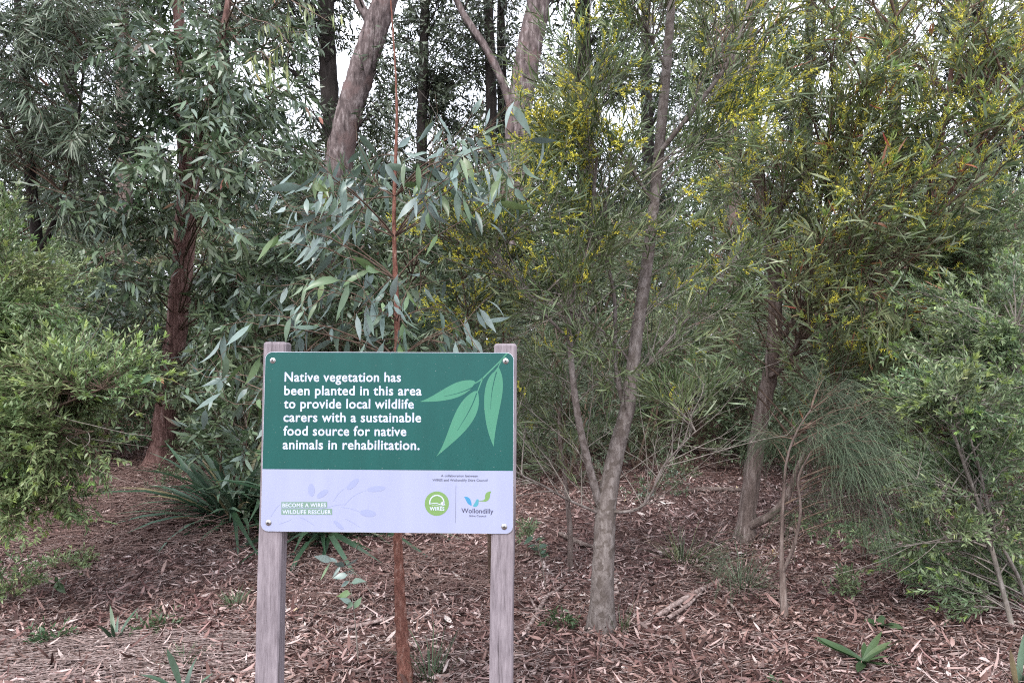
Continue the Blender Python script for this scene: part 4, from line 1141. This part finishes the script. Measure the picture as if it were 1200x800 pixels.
clump('flax_lily', 'dark green strap-leaved clump left of the left sign post', G(280, 612), 180, .95, .036, M['strap_dark'], spread=1.15, bend=.85, r0=.14)
bB = G(262, 598)
shrub('broad_leaved_shrub', 'glossy dark broad-leaved shrub rising over the strap-leaved clump left of the sign', bB,
      [([(262, 600, bB[1]), (258, 560, bB[1] - .2), (262, 500, bB[1] - .3)], .012, .005), ([(262, 600, bB[1]), (285, 550, bB[1] - .3), (290, 490, bB[1] - .4)], .010, .004)],
      [(265, 520, bB[1] - .4, 40, 30, .3, 9), (285, 480, bB[1] - .5, 30, 30, .3, 7), (245, 490, bB[1] - .2, 30, 20, .3, 4), (285, 560, bB[1] - .5, 25, 30, .2, 6)],
      'euc_mid', .13, .03, n=6, nt=4, twl=.25, grav=-.2, tm='big', ang=.8, singles=150)
clump('flax_lily', 'dark strap-leaved clump hidden mostly behind the sign panel', G(388, 628), 130, .85, .034, M['strap_dark'], spread=1.35, bend=.95, r0=.18)
clump('grass_tuft', 'short green grass tuft on litter left of the sign post', G(275, 712), 60, .15, .004, M['weed'], spread=.9, bend=.4, singles=False)
clump('grass_tuft', 'low green grass tuft at the bottom edge left of the sign', G(215, 778), 70, .13, .004, M['weed'], spread=1.1, bend=.4, singles=False)
clump('strap_seedling', 'small seedling with few upright leaves on litter, lower left', G(135, 752), 7, .20, .02, M['strap_dark'], spread=.6, bend=.3, r0=.01)
clump('strap_seedling', 'broad-bladed seedling cut by the bottom edge left of the left post', G(215, 815), 9, .24, .026, M['strap_dark'], spread=1.2, bend=.3, r0=.01)
clump('grass_tuft', 'wispy grass tuft at the foot of the orange stem', G(505, 800), 40, .28, .005, M['weed'], spread=.7, bend=.4, singles=False)
clump('grass_tuft', 'thin grass tuft beside the foot of the grey trunk', G(728, 742), 30, .18, .0035, M['weed'], spread=.6, bend=.4, singles=False)
clump('rosette_weed', 'flat green rosette weed at the bottom right', G(1012, 784) + np.array([0, 0, .045]), 13, .21, .03, M['weed'], spread=1.42, bend=.08, r0=.01, smin=.72)
clump('rosette_weed', 'small light green weed on litter right of the sheoak stem', G(1035, 738) + np.array([0, 0, .03]), 9, .10, .03, M['weed'], spread=1.25, bend=.2, r0=.01, smin=.6)
clump('strap_seedling', 'upright strap-leaved plant under the bluish right-hand shrub', G(1128, 705), 16, .32, .022, M['weed'], spread=.8, bend=.3, r0=.03)
clump('strap_seedling', 'single green blade plant in the lower right corner', G(1192, 805), 5, .22, .02, M['strap_dark'], spread=.5, bend=.2, r0=.01)
clump('grass_tuft', 'olive grassy tuft on litter between grey trunk and brown trunk', G(800, 660), 110, .34, .004, M['acacia'], spread=1.2, bend=.5, singles=False, r0=.1)
clump('grass_tuft', 'grey-green wispy tuft below the brown wattle trunk', G(870, 690), 120, .34, .0035, M['needle'], spread=1.2, bend=.5, singles=False, r0=.12)
clump('rosette_weed', 'small bright weed at the bottom edge right of the sheoak', G(912, 806), 7, .08, .02, M['weed'], spread=1.2, bend=.2, r0=.01)

# small leafy seedlings
def seedling(label, px, py, h, px_top, n=7, L=.08, W=.03, mat='euc_big'):
    b0 = G(px, py); top_ = P(px_top[0], px_top[1], b0[1])
    t = thing('gum_seedling', label, 'plant', b0)
    q = np.array([b0 - [0, 0, .01], b0 * .6 + top_ * .4 + [.0, 0, .05], top_])
    trunk_part(t, q, [.004, .0025, .0015], M['twig_grey'], 'stem', K=14, S_=6)
    A = leaves_on(catmull(q, 12)[None], n, L, W, ang=1.0, grav=-.6, bend=.1, tmin=.5, up=.6)
    leaf_singles(A, 'big', M[mat], t, 'leaf')
    return t


seedling('thin gum seedling with drooping leaves below the sign panel', 420, 775, .3, (408, 668), n=7, L=.07)
seedling('leafy gum seedling seen beneath the left half of the sign', 440, 700, .3, (385, 655), n=9, L=.11, W=.035)
seedling('small leafy seedling just right of the right sign post', 640, 690, .3, (625, 625), n=8, mat='strap_dark')
seedling('small dark seedling left of the strap-leaved clump', 60, 705, .2, (70, 680), n=9, mat='weed')
# thin dead-looking sapling beside grey trunk
bS = G(668, 668)
t = thing('bare_sapling', 'thin bare brown sapling stem left of the grey trunk', 'sapling', bS)
q = np.vstack([bS - [0, 0, .03], px_trunk([(668, 620, bS[1]), (662, 560, bS[1]), (655, 500, bS[1]), (660, 440, bS[1]), (650, 380, bS[1])])])
trunk_part(t, q, [.02, .018, .015, .011, .007, .003], M['bark_brown'], 'stem', K=30, S_=8)
lb = kids(q[None], 14, .35, .4, .8, grav=.1)
tw = kids(lb, 6, .3, .18, .6, grav=.1)
wood(t, [(lb, .003, .0012, 4), (tw, .0013, .0008, 3)], M['twig_brown'])
foliage(t, leaves_on(tw, 12, .07, .003, ang=.6, up=.3), 'needle', M['acacia'])

# ------------------------------------------------------------------ fallen wood and bark, one by one
def fallen(name, label, pts, r, mat='stick', cat='stick', forks=(), lift=.012):
    ps = np.array([G(*p) for p in pts]); ps[:, 2] += r * .8 + lift
    t = thing(name, label, cat, ps[0])
    trunk_part(t, ps, [r * .7, r, r * .9, r * .55], M[mat], 'limb', K=22, S_=8, rough=.09)
    for f in forks:
        q = np.array([G(*p) for p in f]); q[:, 2] += r * .8 + lift * 1.5
        trunk_part(t, q, [r * .7, r * .6, r * .3], M[mat], 'limb', K=14, S_=6, rough=.08)
    return t


fallen('fallen_branch', 'crooked forked grey branch on litter left of the grey trunk', [(612, 752), (630, 722), (640, 705), (662, 688)], .013, forks=[[(630, 722), (618, 700), (610, 690)]])
fallen('fallen_branch', 'dark brown branch lying behind the foot of the grey trunk', [(655, 628), (680, 640), (698, 645)], .018, 'bark_brown')
fallen('fallen_log', 'short weathered log on litter right of the grey trunk', [(770, 728), (800, 708), (848, 682)], .019, forks=[[(782, 731), (805, 716), (822, 700)]], cat='log')
fallen('fallen_branch', 'long reddish branch on the far litter behind the grey trunk', [(790, 580), (830, 577), (880, 578)], .024, 'bark_brown')
fallen('fallen_stick', 'pale horizontal stick near the bottom edge centre-right', [(730, 742), (790, 752), (850, 772)], .006)
fallen('fallen_stick', 'thin stick slanting across litter in front of the right-hand shrub', [(1000, 745), (1040, 715), (1070, 700)], .006)
fallen('fallen_stick', 'long thin stick on litter at left below the feathery shrub', [(100, 696), (130, 697), (155, 700)], .007)
fallen('fallen_stick', 'upright-looking short stub of wood left of the left post', [(258, 768), (259, 752), (260, 745)], .012)
fallen('fallen_branch', 'curved grey branch between the grass tuft and right wattle', [(850, 705), (862, 718), (872, 734)], .009)
fallen('fallen_stick', 'thin dark stick near the foot of the leaning bare stem', [(1085, 740), (1105, 748), (1120, 752)], .006, 'bark_brown')
fallen('fallen_branch', 'pale branch lying between the two sign posts', [(395, 742), (430, 735), (470, 725)], .012)
fallen('fallen_stick', 'reddish stick beneath the sign near the left post', [(345, 728), (380, 722), (410, 724)], .008, 'bark_brown')
g1 = Geo()
for o_ in [o for o in bpy.data.objects if o.name.split('.')[0] == 'trunk' and o.parent and o.parent.location.y < 9.5]:
    bx, by = o_.parent.location.x, o_.parent.location.y; n_ = 170
    A = litter(n_, 'chip', .04, .011, 3, 4, lift=.02, tilt=.6)
    a_ = rng.uniform(0, 6.28, n_); rr_ = .03 + .20 * rng.uniform(size=n_)**1.4
    A['p'] = np.stack([bx + rr_ * np.cos(a_), by + rr_ * np.sin(a_), np.zeros(n_)], -1)
    A['p'][:, 2] = gz(A['p'][:, 0], A['p'][:, 1]) + np.maximum(.055 - .25 * rr_, .004) * rng.uniform(.2, 1, n_)
    leaf_geo(g1, A, 'chip')
g1.build('banked_litter', M['chip'], kind='stuff')
# larger curls of bark and big fallen leaves: countable, alike
curl = []
for i in range(6):
    g = Geo(); K = 7; u = np.linspace(-.5, .5, K); V = []
    cr = random.uniform(.5, 1.6); tw_ = random.uniform(-.6, .6); wv = random.uniform(.08, .22)
    for k in range(K):
        w = wv * (.55 + .45 * math.cos(u[k] * 2.4)) * random.uniform(.85, 1.1)
        for s_ in (-1, -.33, .33, 1):
            a = s_ * cr + tw_ * u[k]
            V.append((u[k], w / 2 * math.sin(a), .35 * w * (1 - math.cos(a)) + .05 * u[k]**2 * 2 + .01 * random.random()))
    Q = [(k * 4 + s_, k * 4 + s_ + 1, (k + 1) * 4 + s_ + 1, (k + 1) * 4 + s_) for k in range(K - 1) for s_ in range(3)]
    g.quads(np.array(V), np.array(Q), (i + .7) / 9); curl.append(g.mesh('bark_strip', M['chip']))
for i in range(170):
    px, py = random.uniform(-20, 1220), 560 + 250 * random.random()**.8
    p = G(px, py); o = bpy.data.objects.new('bark_strip', random.choice(curl)); COL.objects.link(o)
    s_ = random.uniform(.05, .11); o.location = (p[0], p[1], p[2] + .012); o.scale = (s_, s_, s_)
    o.rotation_euler = (random.gauss(0, .3), random.gauss(0, .07), random.uniform(0, 6.3))
    tag(o, 'strip of curled shed bark lying loose on the leaf litter', 'bark strip', 'strips of shed bark on the litter')
dl = []
for i in range(8):
    g = Geo()
    leaf_geo(g, dict(p=np.zeros((1, 3)), D=np.array([[1., 0, 0]]), S=np.array([[0, 1., 0]]), N=np.array([[0, 0, 1.]]), L=np.array([1.]), W=np.array([random.uniform(.2, .32)]),
                     bend=np.array([random.uniform(-.3, .3)]), sick=np.array([random.uniform(-.25, .25)]), fold=np.array([random.uniform(-.5, .7)]), c=np.array([.35 + .08 * i])), 'big')
    dl.append(g.mesh('fallen_leaf', M['litter']))
for i in range(260):
    px, py = random.uniform(-20, 1220), 590 + 220 * random.random()
    p = G(px, py); o = bpy.data.objects.new('fallen_leaf', random.choice(dl)); COL.objects.link(o)
    s_ = random.uniform(.05, .10); o.location = (p[0], p[1], p[2] + .02); o.scale = (s_, s_, s_)
    o.rotation_euler = (random.gauss(0, .35), random.gauss(0, .12), random.uniform(0, 6.3))
    tag(o, 'dry curled gum leaf lying loose on top of the leaf litter', 'fallen leaf', 'larger dry leaves on the litter')

# ------------------------------------------------------------------ undergrowth: prototypes, then copies
def bush_proto(name, label, loc, h, r, mat, L, W, tm, limbs, nt, n, twl, ang=.8, grav=.1, wood_m='twig_brown', lgrav=-.1, up=.5, stems=4):
    loc = np.array(loc, float); loc[2] = gz(loc[0], loc[1])
    t = thing(name, label, 'shrub', loc)
    sts = []
    for k in range(stems):
        a = 2 * math.pi * k / stems + random.random(); tp = loc + [math.cos(a) * r * .45, math.sin(a) * r * .45, h * .75]
        q = np.array([loc - [0, 0, .03], loc * .6 + tp * .4 + [random.gauss(0, .08), random.gauss(0, .08), 0], tp]); sts.append(q)
        trunk_part(t, q, [.03, .02, .008], M[wood_m], 'stem', K=14, S_=7)
    v = unit(rng.normal(size=(limbs, 3))) * (rng.uniform(.2, 1, (limbs, 1))**.45)
    tg = loc + [0, 0, h * .52] + v * [r, r, h * .5]
    tg[:, 2] = np.maximum(tg[:, 2], loc[2] + .08)
    lb = limbs_to(sts, tg, slope=.4, wob=.06); tw = kids(lb, nt, .25, twl, .7, grav=grav, K=4)
    wood(t, [(lb, .008, .002, 3), (tw, .002, .001, 3)], M[wood_m])
    A = leaves_on(tw, n, L, W, ang=ang, grav=lgrav, bend=.12, sick=.06, fold=.15, up=up)
    foliage(t, A, tm, M[mat]); return t


GRP = 'dense undergrowth shrubs behind the planted trees'
pr = []
pr.append(bush_proto('undergrowth_shrub', 'dark broad-leaved shrub directly behind the sign panel', (-1.4, 8.9, 0), 2.3, 1.3, 'dark_leaf', .11, .03, 'lance', 70, 7, 10, .35))
pr.append(bush_proto('undergrowth_shrub', 'dark fine-leaved shrub behind the grey trunk', (1.3, 9.6, 0), 2.6, 1.4, 'dark_leaf', .10, .009, 'diamond', 80, 8, 13, .35, ang=.5))
pr.append(bush_proto('undergrowth_shrub', 'fresh green small-leaved shrub behind the left tree', (-4.9, 8.6, 0), 2.2, 1.3, 'shrub_blue', .05, .016, 'diamond', 80, 8, 14, .3))
pr.append(bush_proto('undergrowth_shrub', 'olive narrow-leaved shrub behind the brown wattle', (3.9, 8.6, 0), 2.8, 1.4, 'strap_olive', .13, .012, 'diamond', 75, 8, 12, .38, ang=.5, lgrav=.1))
pr.append(bush_proto('undergrowth_shrub', 'grey-green wispy shrub between sign and grey trunk', (.1, 8.4, 0), 2.1, 1.2, 'narrow_grey', .12, .006, 'needle', 70, 8, 13, .35, ang=.5, lgrav=0.))
spots = [(0, -3.0, 9.3, 1.1, 'dark shrub between the red-brown trunk and the sign'), (2, -6.4, 8.8, 1.15, 'leafy green shrub low in the left background'), (1, -2.2, 10.4, 1.2, 'fine dark shrub above the left end of the sign'),
         (0, .9, 10.6, 1.2, 'broad-leaved dark shrub above the right sign post'), (4, 2.3, 8.9, 1.0, 'wispy shrub low between grey and brown trunks'), (1, 3.0, 10.2, 1.25, 'tall fine dark shrub behind the brown wattle trunk'),
         (3, 5.6, 9.4, 1.1, 'olive shrub behind the tall pale shrub at right'), (0, 6.8, 10.4, 1.2, 'dark broad-leaved shrub at the far right background'), (2, -7.6, 10.6, 1.3, 'green shrub at the far left background'),
         (3, -3.9, 10.8, 1.15, 'olive shrub seen just right of the red-brown trunk'), (1, -5.6, 10.9, 1.2, 'fine dark shrub just left of the red-brown trunk'), (2, .1, 11.8, 1.3, 'green shrub far behind the sign and the grey tree'),
         (3, 1.9, 12.0, 1.2, 'olive shrub far behind the grey trunk'), (1, 4.8, 11.8, 1.3, 'fine dark shrub far behind the right-hand wattles'), (0, -1.6, 12.2, 1.3, 'dark shrub far behind the young gum'),
         (4, -2.1, 8.2, .8, 'low wispy shrub beside the strap-leaved clump'), (0, -4.1, 9.9, .9, 'low dark shrub at the foot of the red-brown trunk'), (4, 5.0, 7.9, .9, 'low grey-green shrub beneath the tall pale shrub'),
         (0, -8.2, 12.6, 1.4, 'broad dark shrub in the left distance'), (3, 8.4, 12.2, 1.4, 'olive shrub in the right distance'), (2, 7.5, 8.8, 1.2, 'green small-leaved shrub beyond the right edge'),
         (1, -8.5, 8.4, 1.1, 'fine dark shrub beyond the left edge')]
spots += [(1, 1.35, 8.1, .62, 'low fine green shrub right behind the fork of the grey trunk'), (4, .55, 7.4, .7, 'wispy low shrub just right of the right sign post'), (0, 2.75, 8.2, .6, 'low broad-leaved shrub left of the brown wattle foot'),
          (2, 3.6, 7.5, .6, 'low fresh green shrub right of the brown wattle trunk'), (2, 4.6, 6.9, .55, 'low fresh green shrub beneath the needle-leaved shrub'), (0, -2.9, 7.6, .62, 'broad-leaved shrub right of the red-brown trunk foot'),
          (1, -1.9, 7.3, .7, 'fine-leaved shrub above and behind the strap-leaved clump'), (2, -5.4, 7.4, .8, 'fresh green shrub left of the red-brown trunk foot'), (0, -4.6, 8.1, .8, 'broad-leaved shrub between feathery shrub and red-brown trunk'),
          (3, 1.9, 8.8, .7, 'olive low shrub seen right of the grey trunk'), (4, -.4, 7.6, .9, 'wispy shrub hidden behind the sign panel'), (2, .9, 9.0, .9, 'fresh green shrub above the low shrubs right of the sign'),
          (2, 2.9, 9.3, 1.0, 'fresh green shrub behind the olive shrub by the brown wattle'), (2, -3.2, 9.9, 1.2, 'fresh green shrub beyond the gap right of the red-brown trunk'), (2, 5.9, 7.3, .8, 'fresh green shrub low at the right edge')]
for k, x, y, s_, lab in spots:
    copy_thing(pr[k], (x, y, gz(x, y)), random.uniform(0, 6.28), s_, lab, GRP)
back = ['left of the red-brown trunk', 'between the red-brown trunk and the leaning gum', 'below the leaning gum', 'above the sign', 'left of the thick gum', 'below the thick gum', 'below the near-black trunk',
        'behind the grey wattle crown', 'right of the grey wattle', 'behind the leaning wattle', 'behind the red-stemmed wattle', 'behind the tall pale shrub']
kinds = ['broad-leaved dark', 'fine-leaved dark', 'fresh green', 'olive narrow-leaved', 'wispy grey-green']
for row, (yy, sc_, word) in enumerate([(13.6, 1.75, 'tall'), (16.6, 2.2, 'very tall far-off')]):
    for i, bk in enumerate(back):
        x = (-9.5 + i * 1.72) * yy / 13.6 + random.uniform(-.4, .4); y = yy + random.uniform(-.6, .6); k = (i * 2 + row * 3) % 5
        copy_thing(pr[k], (x, y, gz(x, y)), random.uniform(0, 6.28), sc_ * random.uniform(.9, 1.1), word + ' ' + kinds[k] + ' bush ' + bk, 'tall bushes closing the view')
for p_ in pr: p_['group'] = GRP

# ------------------------------------------------------------------ tall gums behind
def far_tree(label, pts, radii, mat, blobs, leafmat='far_leaf', L=.14, W=.034, limbs_k=1.0, nt=13, n=12, name='tall_gum_tree', branches=(), gv=-.5, rough=.05, rows=None):
    d = pts[0][2]
    x0 = P(*pts[0])[0]
    base = np.array([x0, d, float(gz(x0, d))])
    t = thing(name, label, 'tree', base, None)
    tr = np.vstack([base - [0, 0, .1], px_trunk(pts)])
    trunk_part(t, tr, radii, M[mat], K=60, S_=16, rough=rough)
    trs = [tr]
    for lp, ra, rb in branches:
        q = px_trunk(lp); trs.append(q); trunk_part(t, q, [ra, rb], M[mat], 'branch', K=26, S_=8, rough=rough)
    if blobs:
        lb = limbs_to(trs, in_blobs(blobs), slope=1.1, tmin=.2, wob=.10); tw = kids(lb, nt, .2, .65, .9, grav=-.3, K=4)
        wood(t, [(lb, .018, .005, 4), (tw, .006, .003, 3)], M['bark_dark'])
        A = leaves_on(tw, n, L, W, ang=.9, grav=gv, bend=.1, up=.4)
        foliage(t, A, 'diamond', M[leafmat])
    return t


far_tree('big leaning gum with furrowed pinkish bark, upper centre-left', [(372, 330, 12), (388, 240, 12), (402, 160, 12), (418, 100, 12), (438, 40, 12), (462, -30, 12), (500, -140, 12)],
         [.28, .24, .23, .22, .21, .2, .18, .12], 'bark_pink', [(430, -110, 12, 140, 60, 1.5, 12), (470, 90, 12.4, 35, 60, .8, 9), (345, 150, 12.3, 40, 50, .8, 9)], branches=[([(440, 35, 12), (415, -10, 12.2), (400, -80, 12.5)], .09, .04)])
far_tree('dark straight gum trunk just left of the big leaning gum', [(398, 330, 13.5), (394, 200, 13.5), (386, 100, 13.5), (382, 0, 13.5), (378, -140, 13.5)], [.2, .18, .17, .16, .14, .06], 'bark_dark',
         [(330, 20, 13.5, 70, 60, 1.5, 16), (350, -60, 13.5, 100, 60, 1.5, 14), (310, 170, 14, 45, 35, 1.2, 8)],
         branches=[([(392, 150, 13.5), (350, 90, 13.4), (310, 70, 13.3), (290, 65, 13.3)], .04, .015), ([(394, 190, 13.5), (360, 130, 13.4), (320, 105, 13.4)], .03, .01)])
far_tree('thick gum trunk with furrowed pinkish bark, top centre', [(596, 330, 12), (602, 220, 12), (608, 130, 12), (620, 60, 12), (632, 0, 12), (650, -130, 12)], [.25, .22, .21, .20, .2, .19, .1], 'bark_pink',
         [(640, -100, 12, 140, 50, 1.5, 12)], branches=[([(607, 150, 12), (588, 95, 12), (568, 55, 12), (545, 20, 12), (525, -20, 12)], .07, .05)])
far_tree('near-black straight trunk at top centre beside the thick gum', [(686, 330, 13), (686, 200, 13), (685, 90, 13), (683, 0, 13), (680, -140, 13)], [.16, .15, .145, .14, .13, .05], 'bark_dark',
         [(660, 60, 13.6, 60, 40, 1, 12), (730, 60, 13.5, 50, 50, 1.2, 14), (700, -70, 13, 130, 60, 1.5, 14)], branches=[([(690, 120, 13), (715, 70, 13), (735, 40, 13)], .04, .015)])
far_tree('slim dark trunk seen against pale sky above the sign', [(494, 340, 15), (494, 200, 15), (496, 100, 15), (498, 0, 15), (500, -130, 15)], [.13, .12, .11, .10, .09, .04], 'bark_dark',
         [(510, 40, 15, 50, 60, 1.2, 22), (535, 110, 15.5, 50, 40, 1.2, 16), (490, -70, 15, 110, 50, 1.5, 14), (480, 200, 15.3, 80, 40, 1, 16), (550, 180, 15, 50, 50, 1, 12)])
far_tree('thin dark twin trunk left of the thick pinkish gum', [(578, 330, 14), (577, 200, 14), (575, 100, 14), (572, 0, 14), (570, -130, 14)], [.12, .11, .10, .10, .09, .04], 'bark_dark',
         [(560, 50, 14.3, 45, 50, 1, 12), (590, 170, 14.5, 50, 40, 1, 9), (570, -70, 14, 100, 50, 1.3, 10)])
far_tree('thin dark trunk between the twin and the thick gum', [(590, 330, 15.5), (590, 180, 15.5), (588, 60, 15.5), (586, -60, 15.5)], [.12, .11, .11, .1, .05], 'bark_dark',
         [(640, 180, 15.5, 60, 50, 1.2, 12), (600, 20, 15.5, 40, 50, 1.2, 8)])
far_tree('slim gum trunk in the upper left behind hanging leaves', [(262, 340, 14), (260, 200, 14), (260, 80, 14), (262, 0, 14), (264, -120, 14)], [.14, .13, .13, .12, .11, .05], 'bark_dark',
         [(250, 110, 14, 70, 60, 1.5, 14), (230, 220, 14, 80, 40, 1.5, 12), (270, -20, 14, 90, 60, 1.5, 14), (310, 240, 14, 60, 35, 1.2, 8)])
far_tree('brown trunk at the top left behind the forked gum', [(145, 340, 13), (146, 200, 13), (144, 60, 13), (142, -20, 13), (140, -130, 13)], [.15, .14, .13, .12, .11, .05], 'bark_brown',
         [(130, 40, 13.2, 70, 60, 1.5, 18), (120, 160, 13.4, 70, 60, 1.5, 16), (150, 260, 13.4, 90, 40, 1.2, 14), (140, -80, 13, 120, 50, 1.5, 12)])
far_tree('dark trunk near the left edge behind narrow drooping leaves', [(85, 340, 15), (84, 180, 15), (82, 60, 15), (80, -100, 15)], [.15, .14, .13, .12, .06], 'bark_dark',
         [(50, 40, 15, 80, 60, 1.5, 18), (30, 160, 15, 70, 60, 1.5, 16), (60, 260, 15, 90, 40, 1.5, 14), (-40, 100, 15, 60, 120, 1.5, 14), (60, -80, 15, 120, 50, 1.5, 10)])
far_tree('grey trunk behind the narrow-leaved grey wattle crown', [(862, 340, 12), (861, 220, 12), (858, 100, 12), (855, -20, 12), (850, -120, 12)], [.11, .1, .1, .09, .08, .04], 'bark_pink',
         [(860, 60, 12.5, 70, 60, 1.4, 16), (820, 180, 12.6, 60, 60, 1.2, 14), (780, 60, 12.8, 50, 60, 1.2, 10), (840, -80, 12.5, 110, 50, 1.5, 12)], 'dark_leaf')
far_tree('slim trunk in the upper right behind strap leaves', [(945, 340, 14), (944, 200, 14), (948, 80, 14), (952, -40, 14), (955, -130, 14)], [.12, .11, .1, .1, .09, .04], 'bark_dark',
         [(950, 90, 14, 70, 60, 1.5, 14), (930, 230, 14, 70, 50, 1.5, 14), (990, 0, 14, 80, 50, 1.5, 10), (960, -90, 14, 100, 40, 1.5, 8)])
far_tree('dark gum at the top right corner with small dark leaves', [(1150, 340, 13), (1150, 200, 13), (1148, 80, 13), (1145, -40, 13), (1140, -140, 13)], [.15, .14, .13, .12, .1, .05], 'bark_dark',
         [(1150, 40, 13, 70, 50, 1.5, 20), (1190, 130, 13, 60, 60, 1.5, 18), (1100, 190, 13.3, 70, 50, 1.4, 12), (1180, 240, 13.5, 70, 50, 1.4, 14), (1240, 60, 13, 50, 120, 1.5, 14), (1120, -80, 13, 120, 50, 1.5, 12)])
far_tree('dark slim tree between the right wattles far behind', [(1050, 340, 16), (1050, 200, 16), (1048, 60, 16), (1046, -100, 16)], [.14, .13, .12, .11, .05], 'bark_dark',
         [(1040, 190, 16, 70, 50, 1.5, 14), (1000, 270, 16, 80, 40, 1.5, 12), (1080, 280, 16, 80, 40, 1.5, 12), (1040, -70, 16, 100, 50, 1.5, 8)])
far_tree('leafy dark tree far behind the grey wattle', [(760, 340, 16), (760, 220, 16), (757, 80, 16), (755, -60, 16)], [.16, .15, .14, .12, .05], 'bark_dark',
         [(740, 200, 16, 70, 60, 1.5, 16), (700, 270, 16, 80, 40, 1.5, 14), (800, 270, 16, 80, 40, 1.5, 14), (770, 100, 16, 60, 50, 1.5, 12), (760, -60, 16, 110, 50, 1.5, 10)])
far_tree('leafy dark tree far behind the young gum', [(440, 345, 17), (440, 260, 17), (442, 220, 17), (445, 180, 17)], [.1, .09, .08, .07, .03], 'bark_dark',
         [(430, 270, 16.5, 90, 35, 1.5, 22), (520, 280, 16.5, 80, 35, 1.5, 18), (350, 280, 16.5, 70, 35, 1.5, 16), (600, 280, 17, 70, 40, 1.5, 14)])
for o in list(bpy.data.objects):
    if '_org' in o: del o['_org']
